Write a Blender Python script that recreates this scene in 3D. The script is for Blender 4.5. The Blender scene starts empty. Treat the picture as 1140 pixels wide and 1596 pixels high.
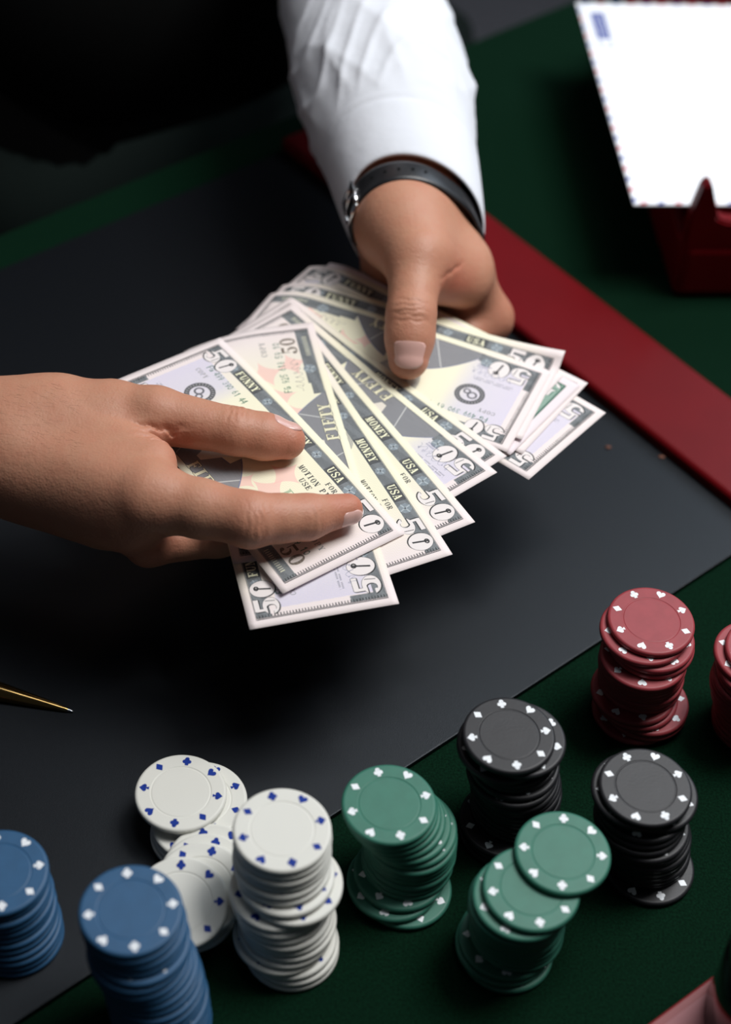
import bpy, bmesh, math, random
import numpy as np
from math import sin, cos, pi, radians, atan2, hypot
from mathutils import Vector, Matrix

random.seed(7)
RNG = np.random.default_rng(7)
SC = bpy.context.scene
COL = SC.collection

# ------------------------------------------------------------------ camera
FPX, CAM_E, CAM_R, CAM_H = 2699.76, radians(46.742), radians(4.8814), 0.658
_fw = np.array([0, cos(CAM_E), -sin(CAM_E)])
_rt = np.array([1.0, 0, 0])
_up = np.cross(_rt, _fw)
CAMR = np.array([cos(CAM_R) * _rt + sin(CAM_R) * _up, -sin(CAM_R) * _rt + cos(CAM_R) * _up, _fw])
CAMC = np.array([0, 0, CAM_H])
cd = bpy.data.cameras.new('camera')
cam = bpy.data.objects.new('camera', cd)
COL.objects.link(cam)
cd.sensor_fit = 'VERTICAL'
cd.sensor_height = 36.0
cd.lens = FPX * 36.0 / 1596.0
cd.clip_start = 0.02
mw = Matrix.Identity(4)
for i in range(3):
    mw[i][0], mw[i][1], mw[i][2], mw[i][3] = CAMR[0][i], CAMR[1][i], -CAMR[2][i], CAMC[i]
cam.matrix_world = mw
cd.dof.use_dof = True
cd.dof.focus_distance = 0.785
cd.dof.aperture_fstop = 4.3
cd.dof.aperture_blades = 9
SC.camera = cam

# ------------------------------------------------------------------ light, exposure
SC.view_settings.view_transform = 'Standard'
SC.view_settings.look = 'None'
SC.view_settings.exposure = 0.0
SC.view_settings.gamma = 1.0
SC.view_settings.use_curve_mapping = False
world = bpy.data.worlds.new('dim_room_light')
SC.world = world
world.use_nodes = True
world.node_tree.nodes['Background'].inputs[0].default_value = (0.75, 0.85, 1.0, 1)
world.node_tree.nodes['Background'].inputs[1].default_value = 0.022


def area_light(name, loc, target, size, power, color=(1, 1, 1), size_y=None):
    l = bpy.data.lights.new(name, 'AREA')
    l.size = size
    if size_y:
        l.shape = 'RECTANGLE'
        l.size_y = size_y
    l.energy = power
    l.color = color
    o = bpy.data.objects.new(name, l)
    COL.objects.link(o)
    o.location = loc
    d = Vector(target) - Vector(loc)
    o.rotation_euler = d.to_track_quat('-Z', 'Y').to_euler()
    return o


area_light('softbox_lamp', (0.58, 0.88, 1.30), (0.06, 0.62, 0.03), 0.55, 20, (1.0, 0.99, 0.98), 0.55)
area_light('overhead_fill', (0.25, 0.80, 1.9), (0.05, 0.6, 0.0), 0.8, 7, (0.92, 0.96, 1.0), 0.8)  # weak fill from overhead, added to lift the shade; not a fixture
area_light('pad_sheen_panel', (1.05, 1.95, 1.15), (0.18, 0.62, 0.0), 0.8, 9, (0.72, 0.86, 1.0), 0.8)  # unseen cool panel, added so the pad's sheen grows towards the right


# ------------------------------------------------------------------ helpers
def at(px, py, z):
    """the point at height z that the photograph shows at pixel (px, py)"""
    d = CAMR.T @ np.array([(px - 570.0) / FPX, -(py - 798.0) / FPX, 1.0])
    return CAMC + d * ((z - CAM_H) / d[2])


U = np.array([cos(radians(42.73)), sin(radians(42.73)), 0.0])   # along the desk pad's long edge
V = np.array([-U[1], U[0], 0.0])                               # along its rail, away from us


def uv(a, b, z=0.0):
    p = U * a + V * b
    return (p[0], p[1], z)


def tag(o, label=None, cat=None, group=None, kind=None):
    if label: o['label'] = label
    if cat: o['category'] = cat
    if group: o['group'] = group
    if kind: o['kind'] = kind
    return o


def link(name, me, mat=None, parent=None):
    o = bpy.data.objects.new(name, me)
    COL.objects.link(o)
    if parent is not None: o.parent = parent
    if mat is not None:
        for m in (mat if isinstance(mat, (list, tuple)) else [mat]):
            if m.name not in [x.name for x in me.materials if x]:
                me.materials.append(m)
    return o


def empty(name, loc=(0, 0, 0)):
    o = bpy.data.objects.new(name, None)
    COL.objects.link(o)
    o.location = loc
    o.empty_display_size = 0.02
    return o


def mesh(name, verts, faces, smooth=True):
    me = bpy.data.meshes.new(name)
    me.from_pydata([tuple(map(float, v)) for v in verts], [], [tuple(map(int, f)) for f in faces])
    me.validate()
    if smooth:
        me.polygons.foreach_set('use_smooth', [True] * len(me.polygons))
    me.update()
    return me


def from_bm(name, bm, smooth=False):
    me = bpy.data.meshes.new(name)
    bmesh.ops.recalc_face_normals(bm, faces=bm.faces)
    bm.to_mesh(me)
    bm.free()
    if smooth:
        me.polygons.foreach_set('use_smooth', [True] * len(me.polygons))
    return me


def prism_bm(poly, z0, z1, bevel=0.0, seg=3):
    bm = bmesh.new()
    vs = [bm.verts.new((p[0], p[1], z0)) for p in poly]
    f = bm.faces.new(vs)
    r = bmesh.ops.extrude_face_region(bm, geom=[f])
    for g in r['geom']:
        if isinstance(g, bmesh.types.BMVert): g.co.z = z1
    bmesh.ops.recalc_face_normals(bm, faces=bm.faces)
    if bevel:
        bmesh.ops.bevel(bm, geom=list(bm.edges), offset=bevel, segments=seg, affect='EDGES', profile=0.5)
    return bm


def uvbox(name, a0, a1, b0, b1, z0, z1, mat, parent=None, bevel=0.0, seg=3, smooth=True):
    bm = prism_bm([uv(a0, b0), uv(a1, b0), uv(a1, b1), uv(a0, b1)], z0, z1, bevel, seg)
    me = from_bm(name, bm, False)
    o = link(name, me, mat, parent)
    return o


def lathe(name, prof, seg=64, smooth_angle=None):
    vs, fs = [], []
    n = len(prof)
    for k in range(seg):
        a = 2 * pi * k / seg
        for r, z in prof:
            vs.append((r * cos(a), r * sin(a), z))
    for k in range(seg):
        k2 = (k + 1) % seg
        for i in range(n - 1):
            fs.append((k * n + i, k2 * n + i, k2 * n + i + 1, k * n + i + 1))
    me = mesh(name, vs, fs)
    bm = bmesh.new(); bm.from_mesh(me)
    bmesh.ops.remove_doubles(bm, verts=bm.verts, dist=1e-6)
    bmesh.ops.recalc_face_normals(bm, faces=bm.faces)
    bm.to_mesh(me); bm.free()
    me.polygons.foreach_set('use_smooth', [abs(p.normal.z) < 0.9995 for p in me.polygons])
    return me


# ------------------------------------------------------------------ materials
def new_mat(name):
    m = bpy.data.materials.new(name)
    m.use_nodes = True
    nt = m.node_tree
    b = nt.nodes['Principled BSDF']
    return m, nt, b


def simple(name, col, rough=0.5, metal=0.0, spec=0.5, coat=0.0, noise=None, bump=None, sheen=0.0, tint=None):
    m, nt, b = new_mat(name)
    b.inputs['Base Color'].default_value = (*col, 1)
    b.inputs['Roughness'].default_value = rough
    b.inputs['Metallic'].default_value = metal
    b.inputs['Specular IOR Level'].default_value = spec
    b.inputs['Coat Weight'].default_value = coat
    b.inputs['Coat Roughness'].default_value = 0.12
    if tint: b.inputs['Specular Tint'].default_value = (*tint, 1)
    b.inputs['Sheen Weight'].default_value = sheen
    tc = nt.nodes.new('ShaderNodeTexCoord')
    if noise:
        sc, amt = noise
        n = nt.nodes.new('ShaderNodeTexNoise'); n.inputs['Scale'].default_value = sc; n.inputs['Detail'].default_value = 6
        nt.links.new(tc.outputs['Object'], n.inputs['Vector'])
        r = nt.nodes.new('ShaderNodeMapRange')
        r.inputs['From Min'].default_value = 0.3; r.inputs['From Max'].default_value = 0.7
        r.inputs['To Min'].default_value = 1 - amt; r.inputs['To Max'].default_value = 1 + amt
        nt.links.new(n.outputs['Fac'], r.inputs['Value'])
        mx = nt.nodes.new('ShaderNodeVectorMath'); mx.operation = 'SCALE'
        mx.inputs[0].default_value = col
        nt.links.new(r.outputs[0], mx.inputs['Scale'])
        nt.links.new(mx.outputs[0], b.inputs['Base Color'])
    if bump:
        sc, st, dist = bump
        n = nt.nodes.new('ShaderNodeTexNoise'); n.inputs['Scale'].default_value = sc; n.inputs['Detail'].default_value = 4
        nt.links.new(tc.outputs['Object'], n.inputs['Vector'])
        bp = nt.nodes.new('ShaderNodeBump'); bp.inputs['Strength'].default_value = st; bp.inputs['Distance'].default_value = dist
        nt.links.new(n.outputs['Fac'], bp.inputs['Height'])
        nt.links.new(bp.outputs[0], b.inputs['Normal'])
    return m


M = {}
M['felt'] = simple('green_felt', (0.0014, 0.0125, 0.0055), 0.95, spec=0.06, noise=(900, 0.45), bump=(1500, 0.5, 0.0005), sheen=0.0)
M['pad'] = simple('black_leatherette', (0.0030, 0.0037, 0.0052), 0.42, spec=0.31, noise=(1400, 0.25), bump=(2600, 0.35, 0.0002), tint=(0.84, 0.92, 1.0))
M['pad_edge'] = simple('pad_edge_black', (0.01, 0.01, 0.011), 0.6)
M['redwood'] = simple('red_lacquered_wood', (0.125, 0.0016, 0.0040), 0.45, spec=0.16, noise=(25, 0.08), bump=(500, 0.12, 0.0005))
M['wood_dark'] = simple('dark_table_wood', (0.02, 0.012, 0.008), 0.5)
M['floor'] = simple('grey_carpet', (0.10, 0.10, 0.115), 0.95, noise=(80, 0.2))
M['chip_white'] = simple('ivory_plastic', (0.69, 0.685, 0.63), 0.50, spec=0.38, bump=(900, 0.06, 0.0003))
M['chip_red'] = simple('red_plastic', (0.28, 0.038, 0.046), 0.50, spec=0.38, bump=(900, 0.08, 0.0003), noise=(200, 0.08))
M['chip_green'] = simple('green_plastic', (0.034, 0.158, 0.110), 0.50, spec=0.38, bump=(900, 0.06, 0.0003), noise=(200, 0.06))
M['chip_blue'] = simple('blue_plastic', (0.022, 0.086, 0.185), 0.50, spec=0.38, bump=(900, 0.06, 0.0003), noise=(200, 0.06))
M['chip_black'] = simple('black_plastic', (0.013, 0.013, 0.0155), 0.48, spec=0.40, bump=(900, 0.12, 0.0003), noise=(150, 0.15))
M['print_white'] = simple('white_print', (0.80, 0.83, 0.86), 0.5)
M['print_blue'] = simple('blue_print', (0.003, 0.03, 0.26), 0.6, spec=0.2)
M['print_red'] = simple('red_print', (0.5, 0.05, 0.06), 0.5)
M['envelope'] = simple('white_paper', (0.84, 0.86, 0.90), 0.7, spec=0.2, noise=(40, 0.02))
M['stampblue'] = simple('blue_label_print', (0.006, 0.035, 0.27), 0.6, spec=0.2)
M['leather'] = simple('black_strap_leather', (0.012, 0.012, 0.014), 0.38, bump=(900, 0.2, 0.0004))
M['steel'] = simple('polished_steel', (0.75, 0.75, 0.77), 0.15, metal=1.0)
M['gold'] = simple('polished_gold', (0.45, 0.28, 0.10), 0.14, metal=1.0)
M['penblack'] = simple('black_lacquer', (0.008, 0.008, 0.009), 0.12, coat=0.6)
M['shirt'] = simple('white_cotton', (0.70, 0.72, 0.77), 0.85, spec=0.15, bump=(90, 0.18, 0.003))
M['vest'] = simple('black_wool', (0.004, 0.0045, 0.0045), 0.95, spec=0.1, bump=(300, 0.2, 0.001))
M['trousers'] = simple('dark_green_wool', (0.006, 0.010, 0.009), 0.95, spec=0.1, bump=(300, 0.2, 0.001))
M['crumb'] = simple('brown_crumb', (0.16, 0.06, 0.035), 0.8)
M['card_red'] = simple('red_card', (0.22, 0.004, 0.008), 0.5)
M['card_pink'] = simple('pink_card', (0.34, 0.10, 0.11), 0.55)
M['nail'] = simple('fingernail', (0.64, 0.38, 0.33), 0.26, spec=0.5)
M['hair'] = simple('arm_hair', (0.10, 0.05, 0.03), 0.6)


def glass_mat():
    m, nt, b = new_mat('dark_green_glass')
    b.inputs['Base Color'].default_value = (0.010, 0.016, 0.005, 1)
    b.inputs['Roughness'].default_value = 0.12
    b.inputs['Coat Weight'].default_value = 0.2
    return m


M['bottle'] = glass_mat()


def skin_mat():
    m, nt, b = new_mat('skin')
    at_ = nt.nodes.new('ShaderNodeAttribute'); at_.attribute_name = 'flush'
    tc = nt.nodes.new('ShaderNodeTexCoord')
    n1 = nt.nodes.new('ShaderNodeTexNoise'); n1.inputs['Scale'].default_value = 130; n1.inputs['Detail'].default_value = 5
    nt.links.new(tc.outputs['Object'], n1.inputs['Vector'])
    ad = nt.nodes.new('ShaderNodeMath'); ad.operation = 'MULTIPLY_ADD'
    ad.inputs[1].default_value = 0.55; ad.inputs[2].default_value = -0.2
    nt.links.new(n1.outputs['Fac'], ad.inputs[0])
    s = nt.nodes.new('ShaderNodeMath'); s.operation = 'ADD'; s.use_clamp = True
    nt.links.new(ad.outputs[0], s.inputs[0]); nt.links.new(at_.outputs['Fac'], s.inputs[1])
    mx = nt.nodes.new('ShaderNodeMix'); mx.data_type = 'RGBA'
    mx.inputs[6].default_value = (0.48, 0.235, 0.148, 1)
    mx.inputs[7].default_value = (0.46, 0.135, 0.085, 1)
    nt.links.new(s.outputs[0], mx.inputs[0])
    nt.links.new(mx.outputs[2], b.inputs['Base Color'])
    b.inputs['Roughness'].default_value = 0.52
    b.inputs['Specular IOR Level'].default_value = 0.38
    b.inputs['Subsurface Weight'].default_value = 0.12
    b.inputs['Subsurface Radius'].default_value = (1.0, 0.35, 0.2)
    b.inputs['Subsurface Scale'].default_value = 0.004
    v = nt.nodes.new('ShaderNodeTexVoronoi'); v.inputs['Scale'].default_value = 900
    nt.links.new(tc.outputs['Object'], v.inputs['Vector'])
    n2 = nt.nodes.new('ShaderNodeTexNoise'); n2.inputs['Scale'].default_value = 320; n2.inputs['Detail'].default_value = 5
    nt.links.new(tc.outputs['Object'], n2.inputs['Vector'])
    a2 = nt.nodes.new('ShaderNodeMath'); a2.operation = 'MULTIPLY_ADD'; a2.inputs[1].default_value = 0.35
    nt.links.new(v.outputs['Distance'], a2.inputs[0]); nt.links.new(n2.outputs['Fac'], a2.inputs[2])
    bp = nt.nodes.new('ShaderNodeBump'); bp.inputs['Strength'].default_value = 0.40; bp.inputs['Distance'].default_value = 0.0006
    nt.links.new(a2.outputs[0], bp.inputs['Height'])
    nt.links.new(bp.outputs[0], b.inputs['Normal'])
    return m


M['skin'] = skin_mat()

# ------------------------------------------------------------------ floor and table
bm = prism_bm([(-2.5, -1.5), (2.5, -1.5), (2.5, 4.0), (-2.5, 4.0)], -0.80, -0.75)
tag(link('floor', from_bm('floor', bm), M['floor']), kind='structure')

table = empty('card_table', (0, 0, -0.75))
tag(table, 'dark card table with a green felt top under the chips and desk pad', 'table')


def tpart(name, a0, a1, b0, b1, z0, z1, mat, bevel=0.0):
    o = uvbox(name, a0, a1, b0, b1, z0, z1, mat, None, bevel)
    o.parent = table
    o.matrix_parent_inverse = Matrix.Translation((0, 0, 0.75))
    return o


TB = 0.7625
tpart('felt_top', -0.35, 1.15, -0.20, TB, -0.006, 0.0, M['felt'], 0.002)
tpart('tabletop', -0.345, 1.145, -0.195, TB - 0.005, -0.035, -0.006, M['wood_dark'])
for a in (-0.30, 1.04):
    for b in (-0.15, TB - 0.11):
        tpart('leg', a, a + 0.06, b, b + 0.06, -0.75, -0.035, M['wood_dark'])

# ------------------------------------------------------------------ desk pad
PF, PB = 0.3178, 0.731
RI, RO = 0.5772, 0.6352
pad = empty('desk_pad', uv(0.3, 0.5, 0))
tag(pad, 'black desk pad with a red wooden side rail lying on the green felt', 'desk pad')


def ppart(*a, **k):
    o = uvbox(*a, **k)
    o.parent = pad
    o.matrix_parent_inverse = Matrix.Translation([-c for c in pad.location])
    return o


ppart('writing_surface', -0.02, RI + 0.004, PF, PB, 0.0002, 0.0030, M['pad'], bevel=0.0007, seg=2)
ppart('backing_board', -0.018, RI + 0.03, PF + 0.002, PB - 0.002, 0.0, 0.0012, M['pad_edge'])
ppart('side_rail', RI, RO, PF - 0.002, PB + 0.004, 0.0005, 0.0105, M['redwood'], bevel=0.0035, seg=4)
ppart('side_rail', -0.075, -0.017, PF - 0.002, PB + 0.004, 0.0005, 0.0105, M['redwood'], bevel=0.0035, seg=4)

for i, (px, py) in enumerate(((949, 697), (1032, 712))):
    bm = bmesh.new()
    bmesh.ops.create_icosphere(bm, subdivisions=2, radius=0.0011)
    for v_ in bm.verts:
        v_.co *= 1 + 0.35 * sin(v_.co.x * 5000 + i) * cos(v_.co.y * 4100)
        v_.co.x *= 1.5; v_.co.z *= 0.55
    o = link('crumb', from_bm('crumb', bm, True), M['crumb'])
    p = at(px, py, 0.0034); o.location = p
    tag(o, ('brown crumb on the black pad beside the fanned notes' if i == 0 else 'brown crumb on the black pad against the red rail'), 'crumb')

# ------------------------------------------------------------------ poker chips
CH_R, CH_T = 0.0200, 0.0033
CHIP_PROF = [(0, 0.0001), (0.0122, 0.0001), (0.0186, 0.0), (0.0192, 0.00012), (0.0197, 0.0005), (0.0200, 0.0011), (0.0200, 0.0022),
             (0.0197, 0.0028), (0.0192, 0.00318), (0.0186, CH_T), (0.01345, CH_T), (0.01322, 0.00308), (0.01295, 0.00300),
             (0.01268, 0.00308), (0.01245, 0.00322), (0.0075, 0.00318), (0, 0.00318)]


def suit_poly(kind):
    if kind == 'diamond':
        return [(0, 1.0), (0.42, 0.48), (0.78, 0), (0.42, -0.48), (0, -1.0), (-0.42, -0.48), (-0.78, 0), (-0.42, 0.48)]
    if kind in ('heart', 'spade'):
        pts = []
        for k in range(28):
            t = 2 * pi * k / 28
            pts.append((16 * sin(t) ** 3 / 17.0, (13 * cos(t) - 5 * cos(2 * t) - 2 * cos(3 * t) - cos(4 * t)) / 16.0 + 0.1))
        if kind == 'heart':
            return pts[::-1]
        sp = [(x * 0.92, -y * 0.82 + 0.2) for x, y in pts]
        k = min(range(28), key=lambda i: (sp[i][0]) ** 2 + (sp[i][1] + 0.22) ** 2)   # the notch takes the stem
        sp = sp[:k] + [(-0.12, -0.3), (-0.36, -1.0), (0.36, -1.0), (0.12, -0.3)][::1] + sp[k + 1:]
        a = sum(sp[i][0] * sp[(i + 1) % len(sp)][1] - sp[(i + 1) % len(sp)][0] * sp[i][1] for i in range(len(sp)))
        return sp if a > 0 else sp[::-1]
    pts = []
    for c, r0 in (((0.44, -0.12), -60), ((0, 0.5), 0), ((-0.44, -0.12), 60)):
        cc = {(0.44, -0.12): 0, (0, 0.5): 90, (-0.44, -0.12): 180}[c]
        for k in range(9):
            a = radians(cc - 130 + 260 * k / 8)
            pts.append((c[0] + 0.46 * cos(a), c[1] + 0.46 * sin(a)))
    pts += [(-0.10, -0.25), (-0.34, -1.0), (0.34, -1.0), (0.10, -0.25)]
    return pts


SUITS = ('club', 'heart', 'spade', 'diamond')
SUIT_MESH, RING_MESH = {}, {}
SUIT_S, SUIT_RAD = 0.00222, 0.01615
for colr in ('white', 'blue'):
    for s in SUITS:
        bm = bmesh.new()
        f = bm.faces.new([bm.verts.new((x * SUIT_S, y * SUIT_S, 0)) for x, y in suit_poly(s)])
        bmesh.ops.triangulate(bm, faces=[f])
        for f in bm.faces:
            if f.normal.z < 0: f.normal_flip()
        me = bpy.data.meshes.new(s + '_mark'); bm.to_mesh(me); bm.free()
        me.materials.append(M['print_' + colr])
        SUIT_MESH[colr, s] = me
    bm = bmesh.new()
    for k in range(8):
        a = -k * pi / 4
        t = bmesh.new(); t.from_mesh(SUIT_MESH[colr, SUITS[k % 4]])
        t.transform(Matrix.Rotation(a, 4, 'Z') @ Matrix.Translation((0, SUIT_RAD, 0)))
        tm = bpy.data.meshes.new('t'); t.to_mesh(tm); t.free(); bm.from_mesh(tm); bpy.data.meshes.remove(tm)
    me = bpy.data.meshes.new('suit_ring'); bm.to_mesh(me); bm.free(); me.materials.append(M['print_' + colr])
    RING_MESH[colr] = me
CHIP_MESH = {}
for c in ('white', 'red', 'green', 'blue', 'black'):
    me = lathe('poker_chip', CHIP_PROF, 64)
    me.materials.append(M['chip_' + c])
    CHIP_MESH[c] = me
ORD = ['topmost', 'second', 'third', 'fourth', 'fifth', 'sixth', 'seventh', 'eighth', 'ninth', 'tenth', 'eleventh', 'twelfth', 'thirteenth',
       'fourteenth', 'fifteenth', 'sixteenth', 'seventeenth', 'eighteenth', 'nineteenth', 'twentieth', 'twenty-first']


def chip(colr, loc, rot, label, group, full, tilt=None):
    o = bpy.data.objects.new('poker_chip', CHIP_MESH[colr]); COL.objects.link(o)
    R3 = Matrix.Rotation(rot, 4, 'Z')
    if tilt is not None:
        R3 = Matrix.Rotation(tilt[1], 4, 'Y') @ Matrix.Rotation(tilt[0], 4, 'X') @ R3
    o.rotation_euler = R3.to_euler()
    o.location = loc
    tag(o, label, 'poker chip', group)
    mk = 'blue' if colr == 'white' else 'white'
    zt = CH_T + 0.00004
    if full:
        for k in range(8):
            a = -k * pi / 4
            s = SUITS[k % 4]
            c = bpy.data.objects.new(s + '_mark', SUIT_MESH[mk, s]); COL.objects.link(c)
            c.parent = o
            c.location = (-SUIT_RAD * sin(a), SUIT_RAD * cos(a), zt)
            c.rotation_euler = (0, 0, a)
    else:
        c = bpy.data.objects.new('suit_marks', RING_MESH[mk]); COL.objects.link(c)
        c.parent = o; c.location = (0, 0, zt)
    return o


def stack(colr, n, keys, desc, group, z0=0.0, top_rot=None, rots={}, jit=0.0005):
    ks = sorted(keys)
    K = {k: at(keys[k][0], keys[k][1], z0 + (k + 1) * CH_T)[:2] for k in ks}
    pos = []
    for i in range(n):
        lo = max([k for k in ks if k <= i], default=ks[0]); hi = min([k for k in ks if k >= i], default=ks[-1])
        t = 0 if hi == lo else (i - lo) / (hi - lo)
        p = K[lo] * (1 - t) + K[hi] * t
        if i not in K: p = p + RNG.uniform(-jit, jit, 2)
        pos.append(p)
    for i in range(n):
        k = n - 1 - i
        full = i == n - 1 or np.linalg.norm(pos[i] - pos[i + 1]) > 0.0035
        rot = rots.get(i, random.uniform(0, 2 * pi))
        lab = f"{colr} poker chip, {'topmost' if k == 0 else ORD[k] + ' from the top'} of the {desc}"
        chip(colr, (pos[i][0], pos[i][1], z0 + i * CH_T), rot, lab, group, full)
    return pos


PADZ = 0.0031
stack('red', 18, {0: (989, 1104), 1: (1007, 1098), 2: (1009, 1091), 3: (992, 1082), 4: (988, 1074), 5: (999, 1055), 9: (1002, 1034), 13: (1004, 1020),
      14: (1016, 1000), 15: (1016, 992), 16: (1004, 981), 17: (1016, 966)}, 'tall red stack fully in view', 'red chips stacked on the felt',
      rots={17: radians(27), 16: radians(8), 13: radians(40)})
stack('red', 16, {0: (1176, 1122), 4: (1180, 1095), 8: (1175, 1068), 11: (1180, 1052), 12: (1187, 1046), 13: (1186, 1036), 14: (1182, 1018), 15: (1200, 1013)},
      'red stack at the right edge', 'red chips stacked on the felt', rots={15: 0.2, 14: 0.5})
stack('black', 18, {0: (786, 1290), 1: (790, 1283), 2: (787, 1275), 3: (803, 1250), 6: (807, 1228), 9: (804, 1209), 11: (799, 1197), 12: (802, 1185),
      13: (800, 1172), 14: (797, 1166), 15: (785, 1159), 16: (811, 1150), 17: (794, 1144)}, 'black stack behind the tilted green one',
      'black chips stacked on the felt', rots={17: radians(12), 16: radians(-10), 12: radians(20)})
stack('black', 15, {0: (1013, 1347), 1: (1007, 1319), 3: (1005, 1307), 5: (1007, 1300), 6: (1008, 1295), 8: (1004, 1281), 9: (998, 1270), 11: (1002, 1250), 12: (1017, 1234),
      13: (995, 1230), 14: (1007, 1225)}, 'black stack in front of red', 'black chips stacked on the felt',
      rots={14: radians(28), 13: radians(5), 0: radians(15), 8: radians(30)})
stack('green', 15, {0: (633, 1382), 1: (613, 1371), 2: (624, 1355), 3: (636, 1336), 5: (640, 1321), 7: (641, 1305), 8: (641, 1299), 9: (640, 1288), 10: (631, 1281),
      11: (622, 1273), 12: (615, 1266), 13: (610, 1259), 14: (607, 1252)}, 'green stack beside the tall white one',
      'green chips stacked on the felt', rots={14: radians(20), 9: radians(10), 1: radians(35)})
stack('green', 15, {0: (790, 1478), 1: (784, 1468), 2: (789, 1459), 3: (806, 1445), 5: (808, 1431), 8: (806, 1416), 9: (805, 1414), 11: (807, 1404), 12: (813, 1397),
      13: (829, 1383), 14: (878, 1327)}, 'leaning green stack with offset top', 'green chips stacked on the felt', rots={14: radians(-2), 13: radians(12), 12: 0.4})
stack('white', 19, {0: (455, 1474), 1: (455, 1466), 2: (451, 1457), 3: (438, 1450), 5: (450, 1429), 8: (440, 1402), 10: (434, 1382), 11: (459, 1374),
      12: (446, 1360), 13: (441, 1342), 14: (439, 1332), 15: (441, 1320), 17: (441, 1301), 18: (440, 1292)}, 'tall white stack in front',
      'white chips with blue marks', rots={18: radians(20), 11: 0.3, 10: 0.3, 14: 0.1})
stack('blue', 12, {0: (24, 1452), 1: (22, 1444), 4: (13, 1418), 8: (3, 1384), 11: (-2, 1358)}, 'blue stack at the left edge',
      'blue chips stacked in front', z0=PADZ, rots={11: radians(16)})
stack('blue', 20, {0: (252, 1602), 3: (251, 1577), 6: (247, 1550), 9: (238, 1520), 11: (230, 1500), 14: (215, 1474), 15: (217, 1462), 16: (212, 1447), 18: (206, 1428),
      19: (204, 1417)}, 'blue stack nearest the white chips', 'blue chips stacked in front', rots={19: radians(14), 14: 0.2})
# the low slipped pile of white chips on the pad
stack('white', 6, {0: (310, 1300), 1: (306, 1295), 2: (309, 1288), 3: (308, 1278), 4: (314, 1245), 5: (282, 1234)}, 'low white pile on the black pad',
      'white chips with blue marks', z0=PADZ, rots={5: radians(-2), 4: radians(30)})
heap = [(330, 1352), (321, 1368), (313, 1382), (281, 1406)]
stack('white', 3, {0: (296, 1416), 1: (289, 1412), 2: (286, 1410)}, 'slid white pile behind the blue stack', 'white chips with blue marks', z0=PADZ)
for i, (px, py) in enumerate(heap):
    zt = 0.0178 + i * 0.0022
    p = at(px, py, zt)
    tl = radians(11)
    n = np.array([0, -sin(tl), cos(tl)])
    b = p - n * CH_T
    chip('white', tuple(b), radians((20, -8, -10, 6)[i]), f"white poker chip slid forward from the low pile, {('rearmost', 'second from the rear', 'third from the rear', 'nearest')[i]} of four",
         'white chips with blue marks', True, (tl, 0))

# ------------------------------------------------------------------ banknote print (computed, flat print only)
PXM = 9.0
NW, NH = 156.0, 66.0
TW, TH = int(NW * PXM), int(NH * PXM)
GX, GY = np.meshgrid((np.arange(TW) + 0.5) / PXM, (np.arange(TH) + 0.5) / PXM)     # mm, y measured down from the top edge


def soft(d, w=0.10):
    return np.clip(0.5 - d / (2 * w), 0, 1)


def ell(X, Y, cx, cy, a, b):
    return np.hypot((X - cx) / a, (Y - cy) / b) < 1


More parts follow.
